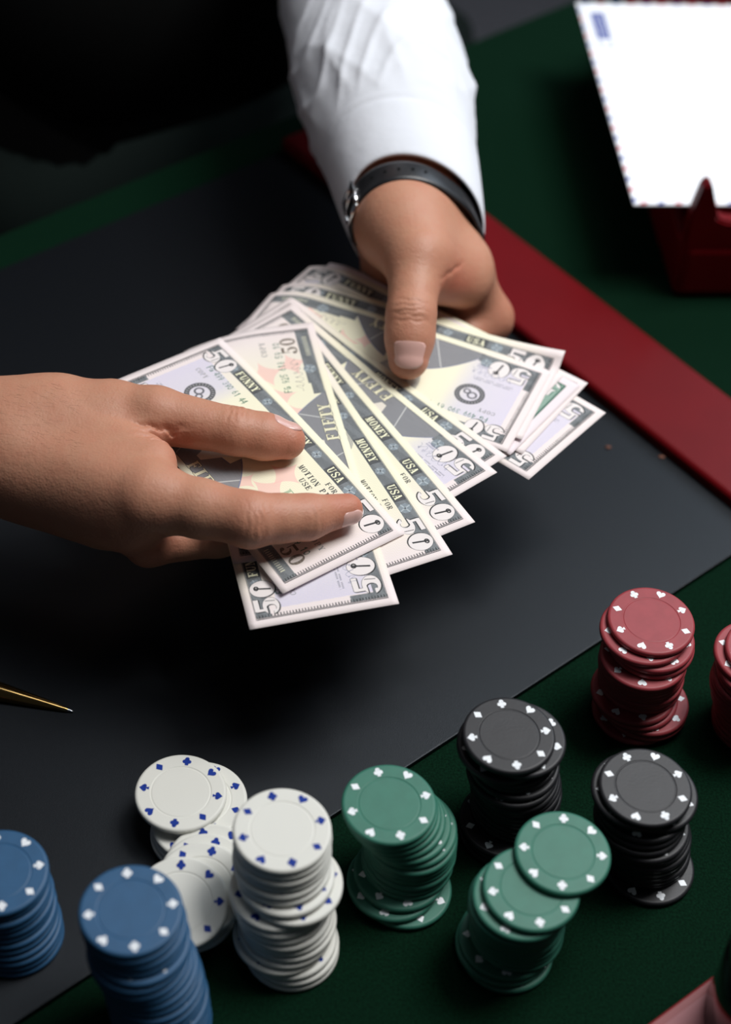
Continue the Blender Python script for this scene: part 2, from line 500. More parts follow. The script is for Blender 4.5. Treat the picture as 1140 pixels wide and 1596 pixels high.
def glyph(ch, X, Y):
    """a fat slab-serif letter in the unit box, y up"""
    def box(x0, x1, y0, y1): return (X >= x0) & (X <= x1) & (Y >= y0) & (Y <= y1)
    def ring(cx, cy, a, b, a2, b2): return ell(X, Y, cx, cy, a, b) & ~ell(X, Y, cx, cy, a2, b2)
    def diag(x0, y0, x1, y1, w):
        t = (Y - y0) / (y1 - y0)
        return (t >= 0) & (t <= 1) & (np.abs(X - (x0 + (x1 - x0) * t)) < w)
    if ch == 'F': return box(.12, .42, 0, 1) | box(.02, .95, .9, 1) | box(.85, .95, .66, 1) | box(.1, .7, .46, .56) | box(.6, .7, .36, .66) | box(0, .56, 0, .09)
    if ch == 'E': return glyph('F', X, Y) | box(.02, .97, 0, .1) | box(.87, .97, 0, .34)
    if ch == 'I': return box(.33, .67, 0, 1) | box(.12, .88, 0, .09) | box(.12, .88, .91, 1)
    if ch == 'T': return box(.34, .66, 0, 1) | box(.02, .98, .9, 1) | box(.02, .12, .64, 1) | box(.88, .98, .64, 1) | box(.18, .82, 0, .09)
    if ch == 'Y': return box(.36, .66, 0, .48) | diag(.5, .42, .2, 1, .17) | diag(.52, .42, .85, 1, .06) | box(0, .42, .91, 1) | box(.66, 1, .91, 1) | box(.2, .82, 0, .09)
    if ch == 'U': return (ring(.47, .34, .39, .36, .14, .27) & (Y < .36)) | box(.08, .34, .34, 1) | box(.74, .86, .34, 1) | box(0, .46, .91, 1) | box(.6, 1, .91, 1)
    if ch == 'N': return box(.12, .22, 0, 1) | box(.8, .9, 0, 1) | diag(.75, 0, .22, 1, .17) | box(0, .36, 0, .09) | box(.64, 1, .91, 1) | box(0, .3, .91, 1)
    if ch == 'M': return box(.08, .17, 0, 1) | box(.68, .92, 0, 1) | diag(.45, .02, .2, 1, .13) | diag(.45, .02, .74, 1, .06) | box(0, .28, 0, .09) | box(.58, 1, 0, .09) | box(.66, 1, .91, 1)
    if ch == 'O': return ring(.5, .5, .48, .52, .2, .44)
    if ch == 'C': return (ring(.52, .5, .5, .52, .24, .44) & ~((X > .66) & (np.abs(Y - .5) < .2))) | box(.86, .95, .62, 1)
    if ch == 'S': return (ring(.5, .74, .44, .28, .2, .19) & ~((X > .5) & (Y < .72))) | (ring(.5, .27, .46, .29, .2, .19) & ~((X < .5) & (Y > .28))) | diag(.72, .36, .28, .66, .17) | box(.82, .9, .68, 1) | box(.1, .18, 0, .32)
    if ch == 'A': return diag(.14, 0, .46, 1, .05) | diag(.8, 0, .48, 1, .16) | box(.24, .7, .28, .36) | box(0, .32, 0, .08) | box(.5, 1, 0, .08)
    if ch == 'P': return box(.12, .4, 0, 1) | (ring(.48, .72, .46, .28, .2, .19) & (X > .4)) | box(0, .5, .91, 1) | box(0, .56, 0, .09)
    if ch == 'R': return glyph('P', X, Y) | diag(.86, 0, .56, .48, .15) | box(.7, 1, 0, .08)
    if ch == 'L': return box(.12, .42, 0, 1) | box(0, .56, .91, 1) | box(0, .95, 0, .1) | box(.86, .95, 0, .36)
    if ch == '0': return ring(.5, .5, .46, .5, .19, .40)
    if ch == '5': return box(.2, .9, .82, 1) | box(.2, .29, .5, 1) | (ring(.46, .32, .46, .32, .18, .24) & ~((X < .42) & (Y > .28))) | ell(X, Y, .18, .2, .17, .13)
    return np.zeros_like(X, bool)


def text_mask(txt, x, y, h, w, gap=0.16, X=None, Y=None, rot=0.0):
    """mask of a line of slab letters; x, y (mm) is the left end of its base line"""
    if X is None: X, Y = GX, GY
    out = np.zeros(X.shape, bool)
    for i, ch in enumerate(txt):
        if ch == ' ': continue
        x0 = x + i * w * (1 + gap)
        m = (X > x0 - .2) & (X < x0 + w + .2) & (Y < y + .2) & (Y > y - h - .2)
        ii = np.argwhere(m)
        if not len(ii): continue
        a, b = ii.min(0), ii.max(0) + 1
        sl = (slice(a[0], b[0]), slice(a[1], b[1]))
        out[sl] |= glyph(ch, (X[sl] - x0) / w, (y - Y[sl]) / h)
    return out


SEG7 = None


def sans_mask(txt, x, y, h, adv=0.72):
    """thin sans figures and letters drawn as strokes"""
    S = {'0': [((.5, .5), 'o')], '1': [((.25, .75), (.55, 1)), ((.55, 1), (.55, 0))], '4': [((.7, 0), (.7, 1)), ((.7, 1), (.05, .32)), ((.05, .32), (.95, .32))],
         '5': [((.85, 1), (.2, 1)), ((.2, 1), (.15, .55)), ('r', .45, .32, .40, .32)], '6': [('r', .48, .32, .38, .32), ((.12, .4), (.55, 1))],
         '8': [('r', .5, .74, .32, .25), ('r', .5, .26, .38, .27)], '9': [('r', .5, .68, .38, .31), ((.86, .6), (.45, 0))], '3': [('r', .45, .74, .34, .25), ('r', .45, .27, .40, .28)],
         '2': [('r', .48, .72, .36, .27), ((.8, .6), (.1, 0)), ((.1, 0), (.9, 0))], 'F': [((.15, 0), (.15, 1)), ((.15, 1), (.85, 1)), ((.15, .52), (.75, .52))],
         'G': [('r', .5, .5, .42, .5), ((.92, .1), (.92, .48)), ((.92, .48), (.55, .48))]}
    out = np.zeros(GX.shape, bool)
    t = 0.12
    w = h * 0.58
    for i, ch in enumerate(txt):
        if ch == ' ' : continue
        x0 = x + i * h * adv
        sl = (slice(max(0, int((y - h - 1) * PXM)), int((y + 1) * PXM)), slice(max(0, int((x0 - 1) * PXM)), int((x0 + w + 1) * PXM)))
        X = (GX[sl] - x0) / w; Y = (y - GY[sl]) / h
        m = np.zeros(X.shape, bool)
        for s in S[ch]:
            if s[-1] == 'o': s = ('r', .5, .5, .42, .5)
            if s[0] == 'r':
                r = np.hypot((X - s[1]) / s[3], (Y - s[2]) / s[4])
                mm = np.abs(r - 1 + .14) < .17
                if ch == '5': mm &= ~((X < .35) & (Y > .35))
                if ch == '3': mm &= ~((X < .3) & (np.abs(Y - .5) < .28))
                if ch == '2': mm &= ~((X < .45) & (Y < .7)) & ~(Y < .56)
                if ch == 'G': mm &= ~((X > .6) & (np.abs(Y - .6) < .2))
                m |= mm
            else:
                (xa, ya), (xb, yb) = s
                dx, dy = (xb - xa) * .58, yb - ya
                tt = np.clip((((X - xa) * .58) * dx + (Y - ya) * dy) / (dx * dx + dy * dy), 0, 1)
                m |= np.hypot((X - xa) * .58 - tt * dx, (Y - ya) - tt * dy) < t * .55
        out[sl] |= m
    return out


def grow(m, n):
    o = m.copy()
    for _ in range(n):
        p = o.copy()
        p[1:] |= o[:-1]; p[:-1] |= o[1:]; p[:, 1:] |= o[:, :-1]; p[:, :-1] |= o[:, 1:]
        o = p
    return o


def paint(img, m, col, a=1.0):
    m = m.astype(np.float32) if m.dtype == bool else m
    img += (np.array(col, np.float32) - img) * (m * a)[..., None]


def big50(img, x, y, h, w, dark):
    """the ornate figures: paper-white bodies with a dark outline, heavy to the lower left"""
    X = (GX - x) / w; Y = (y - GY) / h
    five = ((X > .13) & (X < .47) & (Y > .80) & (Y < 1.0)) | ((X > .12) & (X < .19) & (Y > .5) & (Y < .95)) | \
           (ell(X, Y, .25, .33, .235, .33) & ~ell(X, Y, .185, .335, .105, .205) & ~((X < .15) & (Y > .26) & (Y < .5))) | ((X > .12) & (X < .26) & (np.abs(Y - .575) < .06))
    five &= ~((X < .14) & (Y > .34) & (Y < .5))
    zero = ell(X, Y, .76, .5, .235, .5)
    for m in (five, zero):
        sh = np.roll(np.roll(grow(m, 2), 3, 0), -3, 1)
        paint(img, sh | grow(m, 2), dark)
        paint(img, m, (0.90, 0.87, 0.86))
    paint(img, (np.abs(X - .76 - (Y - .5) * .1) < .022) & (np.abs(Y - .5) < .34), dark)
    paint(img, (np.abs(np.hypot((X - .79) / .05, (Y - .74) / .08) - 1) < .35), dark)
    paint(img, ell(X, Y, .105, .2, .04, .06), (0.90, 0.87, 0.86))
    paint(img, (np.abs(X - .39 - (Y - .3) * .06) < .010) & (np.abs(Y - .33) < .2), dark, .7)


def lines(ang, step, ph=0.0, wob=0.0):
    t = GX * cos(ang) + GY * sin(ang)
    if wob: t = t + wob * np.sin((GX * -sin(ang) + GY * cos(ang)) * 1.3)
    return 0.5 + 0.5 * np.cos(2 * pi * t / step + ph)


def lin(c):
    c = np.array(c, np.float32)
    return np.where(c <= 0.04045, c / 12.92, ((c + 0.055) / 1.055) ** 2.4)


def front_print():
    img = np.zeros((TH, TW, 3), np.float32)
    edge = np.abs(GX - 80) / 76.0
    w = np.clip((0.92 - edge) / 0.5, 0, 1)[..., None]
    img[:] = np.array((0.915, 0.865, 0.865)) * (1 - w) + np.array((0.925, 0.908, 0.805)) * w
    INK, MID, LGT = (0.21, 0.21, 0.215), (0.38, 0.385, 0.39), (0.63, 0.64, 0.65)
    # faint tint waves
    wv = lines(0.6, 1.5, 0, 1.2)
    paint(img, wv ** 3, (0.86, 0.83, 0.72), 0.25)
    # lavender dotted field on the left
    lav = (GX > 9) & (GX < 43) & (GY > 14 + (GX - 9) * .04) & (GY < 60)
    fade = np.clip((43 - GX) / 10, 0, 1) * lav
    dots = (lines(0.0, 0.9, 0, .25) > .45) & (lines(pi / 2, 0.62, 0, .2) > .5)
    paint(img, dots * fade, (0.60, 0.61, 0.80), 0.55)
    paint(img, fade, (0.80, 0.79, 0.88), 0.45)
    # pink stars on the right
    for cx, cy, r in ((99, 27, 7.5), (104, 39, 8.5), (122, 36, 8.0), (127, 50, 7), (93, 45, 5)):
        a = np.arctan2(GY - cy, GX - cx) + .3
        rr = np.hypot(GX - cx, GY - cy)
        m = (np.abs(rr * np.cos(a)) ** .62 + np.abs(rr * np.sin(a)) ** .62) < (r * 1.25) ** .62
        paint(img, m, (0.93, 0.76, 0.72), 0.75)
    # portrait bust: coat, collar, face oval, hair
    coat = (GY > 36 + 0.020 * (GX - 69) ** 2 * (np.abs(GX - 69) > 9)) & (np.abs(GX - 70) < 36) & (GY < 62.4) & (GY > 34)
    coat &= ~((GX > 58) & (GX < 80) & (GY < 47 - np.abs(GX - 69) * .2))
    hat = 0.5 + 0.5 * np.sin(GX * 9.5 + 2.2 * np.sin(GY * .35)) * np.sin(GY * 8 + GX * 3)
    paint(img, coat, (0.56, 0.56, 0.57)); paint(img, coat * (hat > .62), (0.43, 0.435, 0.45), .8)
    fold = (np.abs(GX - 52 - (GY - 45) * .5) < .35) | (np.abs(GX - 92 + (GY - 45) * .45) < .35)
    paint(img, coat & fold, (0.76, 0.76, 0.75)); 
    edgec = coat & ~(np.roll(coat, 6, 0)); paint(img, edgec, (0.47, 0.49, 0.60))
    collar = (GX > 61) & (GX < 77) & (GY > 40) & (GY < 55) & (np.abs(GX - 69) < 8 - (GY - 40) * .42)
    paint(img, collar, (0.88, 0.85, 0.80))
    hair = ell(GX, GY, 69, 25.5, 12.5, 15.5)
    face = ell(GX, GY, 68, 29, 9.2, 13.0)
    strand = 0.5 + 0.5 * np.sin((np.hypot(GX - 72, GY - 34)) * 7 + GX * .8 + 1.5 * np.sin(GY * .9))
    paint(img, hair, (0.80, 0.785, 0.72)); paint(img, hair * (strand > .5), (0.55, 0.55, 0.54), .8)
    paint(img, face, (0.83, 0.81, 0.74)); paint(img, face * (lines(1.0, .55, 0, .6) > .62) * (GX > 69), (0.58, 0.575, 0.56), .6)
    for ex in (64.2, 72.2):
        paint(img, ell(GX, GY, ex, 27, 2.0, .8), (0.42, 0.42, 0.42), .9); paint(img, ell(GX, GY, ex, 24.6, 2.6, .55), (0.5, 0.5, 0.48), .8)
    paint(img, (np.abs(GX - 68.8 - (GY - 29) * .12) < .3) & (np.abs(GY - 30) < 3), (0.5, 0.5, 0.48), .7)
    paint(img, ell(GX, GY, 68.2, 36.4, 3.0, .6), (0.45, 0.44, 0.43), .8)
    # top and bottom guilloche bands
    def band(m):
        paint(img, m, MID)
        g = np.maximum(lines(.9, .62, 0, .5), lines(-.9, .62, 0, .5)) > .86
        paint(img, m & g, (0.62, 0.65, 0.665), .85)
        k = (lines(.2, .5, 0, .8) > .8) & (lines(1.3, 7, 0) > .4)
        paint(img, m & k, INK, .6)
    band((GY > 4.0) & (GY < 10.6) & (GX > 5) & (GX < 151))
    band((GY > 56.6) & (GY < 62.0) & (GX > 5) & (GX < 36))
    band((GY > 56.6 - (GX > 112) * 1.2) & (GY < 62.0) & (GX > 104) & (GX < 151))
    band((GX > 5) & (GX < 8.6) & (GY > 46) & (GY < 62))
    # cartouches and band words
    for x0, x1 in ((27.5, 46), (71.5, 90.5), (105.5, 117.5)):
        m = (GX > x0) & (GX < x1) & (np.abs(GY - 7.3) < 3.0)
        paint(img, m, INK, .55)
        g = (lines(.78, .5) > .7) & m; paint(img, g, MID, .6)
    CR = (0.93, 0.92, 0.80)
    for t, x in (('FUNNY', 29), ('MONEY', 73), ('USA', 107)):
        m = text_mask(t, x - .6, 9.4, 4.2, 2.95, .14)
        paint(img, grow(m, 2), (0.16, 0.165, 0.17)); paint(img, m, CR)
    m = np.abs(np.sin((GX - 136) * 2.6)) < .45
    mm = m & (GX > 132) & (GX < 146) & (np.abs(GY - 59.3) < 1.2); paint(img, mm, CR, .9)
    # rosettes
    for cx, cy, s in ((122.5, 7.4, 1), (24.5, 7.4, .7), (31.5, 56.5, 1), (122.5, 58, 1), (96, 7.4, .8), (54, 7.4, .8)):
        rr = np.hypot(GX - cx, GY - cy); a = np.arctan2(GY - cy, GX - cx)
        m = rr < 3.1 * s
        paint(img, m, (0.42, 0.45, 0.47))
        paint(img, m & (np.abs(np.sin(rr * 4.2 + 1.2 * np.cos(8 * a))) > .8), (0.70, 0.75, 0.78), .8)
        paint(img, (rr < (0.5 + 2.6 * np.abs(np.cos(2 * a + pi / 4)) ** 9) * s) , (0.76, 0.79, 0.80), .7); paint(img, rr < .45, INK)
    # corner figures
    big50(img, 6, 15.2, 11.0, 19.5, INK)
    big50(img, 127.5, 15.6, 11.4, 21.5, INK)
    big50(img, 7.5, 61.0, 12.6, 22.0, INK)
    m = text_mask('50', 134.5, 54.5, 8.0, 5.6, .12)
    paint(img, m, (0.46, 0.42, 0.38)); paint(img, m & (lines(pi / 2, 1.6) > .75), (0.60, 0.55, 0.50), .6)
    # tick rulers on both short edges and thin frame
    for x0, sgn in ((4.2, 1), (151.8, -1)):
        d = (GX - x0) * sgn
        v = (GY > 4) & (GY < 62.2)
        paint(img, v & (np.abs(d) < .22), INK, .9); paint(img, v & (np.abs(d - .75) < .14), INK, .7)
        paint(img, v & (d > .1) & (d < .75) & (lines(pi / 2 - .5, .7) > .55), INK, .6)
        paint(img, v & (d > .75) & (d < 2.3) & (lines(pi / 2, 1.35) > .72), INK, .85)
    paint(img, (GX > 4) & (GX < 152) & ((np.abs(GY - 62.2) < .14) | (np.abs(GY - 3.8) < .12)), INK, .8)
    # serials, copy marks, words
    GR = (0.13, 0.36, 0.27)
    paint(img, sans_mask('FG 499 390 61 44', 16.5, 18.3, 3.2, .64), GR, .85)
    paint(img, sans_mask('FG 925 618 59 10', 107.0, 46.2, 3.4, .68), GR, .85)
    GY_ = (0.50, 0.50, 0.50)
    paint(img, text_mask('COPY', 14.5, 23.6, 2.6, 1.9, .2), GY_, .75)
    paint(img, text_mask('COPY', 134.5, 39.0, 2.9, 2.3, .2), GY_, .75)
    paint(img, text_mask('FOR', 113.5, 15.0, 2.7, 2.1, .16), INK, .9)
    paint(img, text_mask('MOTION PICTURE', 98.0, 19.6, 3.0, 2.15, .16), INK, .9)
    paint(img, text_mask('USE', 105.0, 24.0, 2.9, 2.3, .16), INK, .85)
    m = text_mask('FIFTY', 70.0, 62.4, 6.0, 4.7, .14)
    paint(img, grow(m, 2), INK); paint(img, m, (0.90, 0.88, 0.76))
    # seals
    rr = np.hypot(GX - 31.0, GY - 31); a = np.arctan2(GY - 31, GX - 31.0)
    paint(img, (rr < 7.6) & (rr > 5.0), (0.33, 0.33, 0.34), .95); paint(img, (rr < 7.0) & (rr > 5.7) & (np.sin(26 * a) > .3), (0.7, 0.7, 0.7), .7)
    paint(img, (np.abs(np.hypot(GX - 29.6, GY - 30.5) - 2.1) < .5) | (np.abs(np.hypot(GX - 32.9, GY - 32.6) - 1.5) < .45), (0.36, 0.36, 0.38), .9)
    rr = np.hypot(GX - 110, GY - 33)
    paint(img, text_mask('F', 107.5, 36, 6, 4.6), (0.62, 0.70, 0.58), .8)
    # signatures and tiny lines
    for x0, y0, L, seed in ((15, 49, 22, 1), (108, 51.5, 22, 4)):
        t = np.linspace(0, 1, 900)
        sx = x0 + L * t + 1.1 * np.sin(t * 43 + seed); sy = y0 + 1.5 * np.sin(t * 37 + seed * 2) + .9 * np.sin(t * 83 + seed)
        ix, iy = (sx * PXM).astype(int), (sy * PXM).astype(int)
        m = np.zeros(GX.shape, bool); m[iy, ix] = True; m[iy, ix + 1] = True
        paint(img, m, (0.45, 0.46, 0.56) if seed == 1 else (0.45, 0.43, 0.42), .8)
    for y0 in (43.0, 44.4):
        paint(img, (np.abs(GY - y0) < .42) & (GX > 13) & (GX < 34) & (lines(0, .8, y0) > .35) & (lines(0, 5.1, y0) > .08), (0.45, 0.45, 0.50), .7)
    for y0 in (52.5, 54.0):
        paint(img, (np.abs(GY - y0) < .45) & (GX > 30 - (y0 - 52)) & (GX < 35) & (lines(0, .9, y0) > .35), (0.45, 0.45, 0.55), .7)
    return lin(img)


def back_print():
    img = np.zeros((TH, TW, 3), np.float32)
    img[:] = (0.905, 0.855, 0.865)
    GRN = (0.26, 0.40, 0.34)
    fr = (GX > 5) & (GX < 151) & (GY > 5) & (GY < 61)
    inn = (GX > 19) & (GX < 137) & (GY > 13) & (GY < 54)
    bandm = fr & ~inn
    paint(img, bandm, (0.44, 0.56, 0.50)); paint(img, bandm & (np.maximum(lines(.9, .7, 0, .5), lines(-.9, .7, 0, .5)) > .85), (0.70, 0.77, 0.72), .8)
    paint(img, fr & ~((GX > 6) & (GX < 150) & (GY > 6) & (GY < 60)), GRN)
    pic = (GX > 30) & (GX < 126) & (GY > 17) & (GY < 48)
    paint(img, inn, (0.88, 0.87, 0.80)); paint(img, pic, (0.52, 0.62, 0.55)); paint(img, pic & (lines(pi / 2, .8, 0, .3) > .6), (0.40, 0.50, 0.45), .7)
    for x0 in (40, 56, 72, 88, 104):
        paint(img, (np.abs(GX - x0 - 4) < 2.4) & (GY > 26) & (GY < 42), (0.78, 0.80, 0.74), .8)
    big50(img, 6, 18, 11.5, 21, GRN); big50(img, 129, 18, 11.5, 21, GRN); big50(img, 6, 60, 11.5, 21, GRN); big50(img, 129, 60, 11.5, 21, GRN)
    m = text_mask('FIFTY', 65, 59.5, 4.6, 4.6); paint(img, m, (0.9, 0.9, 0.8))
    return lin(img)


def print_image(name, arr):
    im = bpy.data.images.new(name, TW, TH, alpha=False, float_buffer=True)
    im.colorspace_settings.name = 'Linear Rec.709'
    px = np.ones((TH, TW, 4), np.float32)
    px[..., :3] = arr[::-1]
    im.pixels.foreach_set(px.ravel())
    im.update()
    return im


def note_mat(name, arr):
    m, nt, b = new_mat(name)
    im = print_image(name + '_print', arr)
    t = nt.nodes.new('ShaderNodeTexImage'); t.image = im; t.extension = 'EXTEND'
    u = nt.nodes.new('ShaderNodeUVMap'); u.uv_map = 'UVMap'
    nt.links.new(u.outputs[0], t.inputs['Vector'])
    nt.links.new(t.outputs['Color'], b.inputs['Base Color'])
    b.inputs['Roughness'].default_value = 0.72
    b.inputs['Specular IOR Level'].default_value = 0.2
    tc = nt.nodes.new('ShaderNodeTexCoord')
    n = nt.nodes.new('ShaderNodeTexNoise'); n.inputs['Scale'].default_value = 700; n.inputs['Detail'].default_value = 3
    nt.links.new(tc.outputs['Object'], n.inputs['Vector'])
    bp = nt.nodes.new('ShaderNodeBump'); bp.inputs['Strength'].default_value = 0.12; bp.inputs['Distance'].default_value = 0.0003
    nt.links.new(n.outputs['Fac'], bp.inputs['Height']); nt.links.new(bp.outputs[0], b.inputs['Normal'])
    return m


M['note_front'] = note_mat('note_front', front_print())
M['note_back'] = note_mat('note_back', back_print())

# ------------------------------------------------------------------ banknotes
FAN_Z, LAYER = 0.0745, 0.00085
DROOP = at(375, 545, 0.083)


def fan_z(x, y):
    """the height of the loosely curved sheets; one shape for all, so that they never cut through each other"""
    s = max(0.0, -(x - DROOP[0]) * 1.0 + (y - DROOP[1]) * 0.7)
    return 0.0016 * np.sin(x * 21 + 0.6) + 0.0012 * np.sin(y * 27 - x * 9) - 8.0 * s * s


NU, NV = 52, 22


def banknote(edge, a, b_, z, flip, label, group, arch=0.0, curl=None, back_up=False, length=NW / 1000):
    """edge: pixels of both ends of the long edge that lies to the upper right, at height z; 'a' anchors which end
    (0 left, 1 right, .5 both); flip: the note is turned round, so that edge is its bottom edge"""
    pl, pr = at(*edge[0], z), at(*edge[1], z)
    d = (pr - pl)[:2]; L = np.linalg.norm(d); d = d / L
    p0 = pl[:2] + d * (L - length) * a
    nrm = np.array([d[1], -d[0]])                       # towards the lower left
    vs, uvs = [], []
    for side in (0, 1):
        for j in range(NV + 1):
            for i in range(NU + 1):
                s, t = i / NU, j / NV
                p = p0 + d * s * length + nrm * t * NH / 1000
                zz = z + (0.0 if arch else fan_z(p[0], p[1])) + arch * 4 * s * (1 - s)
                if curl: zz += curl(s, t)
                vs.append((p[0], p[1], zz - (0.00012 if side else 0)))
                uvs.append((1 - s, t) if flip else (s, 1 - t))
    n1 = (NU + 1) * (NV + 1)
    fs, mi = [], []
    for side in (0, 1):
        o = side * n1
        for j in range(NV):
            for i in range(NU):
                q = (o + j * (NU + 1) + i, o + j * (NU + 1) + i + 1, o + (j + 1) * (NU + 1) + i + 1, o + (j + 1) * (NU + 1) + i)
                fs.append(q if side else q[::-1]); mi.append(side if not back_up else 1 - side)
    ring = [i for i in range(NU + 1)] + [(j + 1) * (NU + 1) - 1 for j in range(1, NV + 1)] + \
           [NV * (NU + 1) + i for i in range(NU - 1, -1, -1)] + [j * (NU + 1) for j in range(NV - 1, 0, -1)]
    for k in range(len(ring)):
        A, B = ring[k], ring[(k + 1) % len(ring)]
        fs.append((A, B, B + n1, A + n1)); mi.append(0)
    me = mesh('banknote', vs, fs)
    me.materials.append(M['note_front']); me.materials.append(M['note_back'])
    me.polygons.foreach_set('material_index', mi)
    ul = me.uv_layers.new(name='UVMap')
    vi = np.zeros(len(me.loops), np.int32); me.loops.foreach_get('vertex_index', vi)
    ul.data.foreach_set('uv', np.array(uvs, np.float32)[vi].ravel())
    o = link('banknote', me)
    tag(o, label, 'banknote', group)
    return o


G1, G2 = 'fan of fifty notes in the cuffed hand', 'pair of fifty notes in the bare hand'
zf = lambda k: FAN_Z + k * LAYER


def curl_tr(k, s0, t1):
    return lambda s, t: k * max(0, (s - s0) / (1 - s0)) ** 2 * max(0, 1 - t / t1)


banknote(((531, 406), (945, 643)), 1, 0, zf(0), True, 'fifty note reaching furthest toward the red rail, undermost of the fan', G1)
banknote(((520, 407), (917, 596)), 1, 0, zf(1), True, 'fifty note of which only a corner shows behind the green-backed note', G1, back_up=False)
banknote(((512, 402), (905, 600)), 1, 0, zf(2), True, 'fifty note turned over so that its green back shows', G1, back_up=True)
banknote(((500, 405), (874, 583)), .8, 0, zf(3), False, 'fifty note whose far left corner is highest beside the wrist', G1)
banknote(((459, 429), (866, 556)), .6, 0, zf(4), False, 'fifty note with its right end curling up under the thumb', G1, curl=curl_tr(0.006, .62, .10))
banknote(((452, 446), (857, 578)), .9, 0, zf(5), True, 'upside-down fifty note pressed directly under the thumb tip', G1)
banknote(((448, 455), (793, 718)), .6, 0, zf(6), False, 'upright fifty note just below the thumb tip', G1)
banknote(((445, 462), (782, 748)), .6, 0, zf(7), True, 'upside-down fifty note showing the word FIFTY along its edge', G1)
banknote(((459, 478), (740, 820)), 1, 0, zf(8), False, 'upright fifty note left of the one showing FIFTY', G1)
banknote(((512, 572), (705, 870)), 1, 0, zf(9), False, 'steep upright fifty note with its corner at the fan\'s lower end', G1)
banknote(((488, 500), (590, 848)), 0, 0, zf(10), True, 'steepest fifty note, upside down, topmost of the fan', G1)
banknote(((500, 586), (622, 945)), 1, 0, zf(9.5), True, 'fifty note hanging lowest, under the topmost note of the bare hand', G2)
banknote(((333, 515), (645, 845)), .5, 0, zf(13.2), False, 'topmost fifty note, pinched by thumb and index finger of bare hand', G2, arch=0.0035)

# ------------------------------------------------------------------ person: hands by a distance field, meshed by surface nets
def P3(px, py, z):
    return np.array(at(px, py, z))


def rcone(P, a, b, ra, rb):
    ba = b - a
    pa = P - a
    t = np.clip((pa @ ba) / (ba @ ba), 0, 1)
    return np.linalg.norm(pa - t[..., None] * ba, axis=-1) - (ra + (rb - ra) * t)


def smin(a, b, k):
    h = np.clip(0.5 + 0.5 * (b - a) / k, 0, 1)
    return b + (a - b) * h - k * h * (1 - h)


def chain(P, pts, k=0.004):
    d = None
    for (a, ra), (b, rb) in zip(pts[:-1], pts[1:]):
        e = rcone(P, a, b, ra, rb)
        d = e if d is None else smin(d, e, k)
    return d


def blob(P, c, ax, r):
    """ellipsoid, ax: rows of unit axes"""
    q = (P - c) @ np.array(ax).T / np.array(r)
    l = np.linalg.norm(q, axis=-1)
    return (l - 1) * min(r)


def groove(P, c, along, up, gaps, width=0.0007, depth=0.0005, span=0.007):
    """skin creases across a joint at c; along: finger axis, up: the side that carries them"""
    q = P - c
    s = q @ along
    side = np.cross(along, up)
    l = q @ side
    g = 0
    for i, o in enumerate(gaps):
        g = g + np.exp(-((s - o - 0.10 * l * ((i % 3) - 1) - 0.0004 * np.sin(l * 900 + i)) / width) ** 2)
    m = np.exp(-(l / span) ** 4) * np.clip((q @ up) / 0.005, 0, 1) * np.exp(-(s / 0.012) ** 2)
    return depth * g * m


def surface_nets(fn, lo, hi, h):
    lo = np.array(lo); n = np.ceil((np.array(hi) - lo) / h).astype(int) + 1
    ax = [lo[i] + h * np.arange(n[i]) for i in range(3)]
    F = np.empty(n, np.float32)
    BS = 14
    hd = h * BS * 0.5 * 1.7321
    for i in range(0, n[0], BS):
        for j in range(0, n[1], BS):
            cz = np.arange(0, n[2], BS)
            cen = np.stack([np.full(len(cz), lo[0] + h * (i + BS / 2)), np.full(len(cz), lo[1] + h * (j + BS / 2)), lo[2] + h * (cz + BS / 2)], -1)
            dc = fn(cen)
            for k, d0 in zip(cz, dc):
                sl = (slice(i, i + BS), slice(j, j + BS), slice(k, k + BS))
                if abs(d0) > hd * 1.15 + .003:
                    F[sl] = d0
                else:
                    X, Y, Z = np.meshgrid(ax[0][sl[0]], ax[1][sl[1]], ax[2][sl[2]], indexing='ij')
                    F[sl] = fn(np.stack([X, Y, Z], -1))
    S = F < 0
    c = np.zeros(tuple(n - 1) + (3,), np.float32); cnt = np.zeros(tuple(n - 1), np.int32)
    for axis in range(3):
        o = [(0, 0), (0, 1), (1, 0), (1, 1)]
        others = [a for a in range(3) if a != axis]
        for (p, q) in o:
            s0 = [slice(0, -1)] * 3
            s0[others[0]] = slice(p, n[others[0]] - 1 + p); s0[others[1]] = slice(q, n[others[1]] - 1 + q)
            s1 = list(s0); s0[axis] = slice(0, -1); s1[axis] = slice(1, None)
            A, B = F[tuple(s0)], F[tuple(s1)]
            cr = (A < 0) != (B < 0)
            t = np.where(cr, A / np.where(cr, A - B, 1), 0)
            c[..., axis] += t * cr; c[..., others[0]] += p * cr; c[..., others[1]] += q * cr
            cnt += cr
    act = cnt > 0
    idx = -np.ones(cnt.shape, np.int64); idx[act] = np.arange(act.sum())
    cells = np.argwhere(act)
    verts = (cells + c[act] / cnt[act][:, None]) * h + lo
    faces = []
    for axis in range(3):
        others = [a for a in range(3) if a != axis]
        s0 = [slice(1, -1)] * 3; s1 = [slice(1, -1)] * 3
        s0[axis] = slice(0, -1); s1[axis] = slice(1, None)
        A, B = S[tuple(s0)], S[tuple(s1)]
        cr = np.argwhere(A != B)
        if not len(cr): continue
        inside = A[tuple(cr.T)]
        base = cr.copy(); base[:, others[0]] += 1; base[:, others[1]] += 1
        def I(da, db):
            q = base.copy(); q[:, others[0]] -= da; q[:, others[1]] -= db
            return idx[tuple(q.T)]
        f = np.stack([I(1, 1), I(0, 1), I(0, 0), I(1, 0)], 1)
        flip = inside if axis != 1 else ~inside
        f[~flip] = f[~flip][:, ::-1]
        faces.append(f)
    f = np.concatenate(faces); f = f[(f >= 0).all(1)]
    return verts, f


def unit(v):
    return v / np.linalg.norm(v)


mm = 0.001
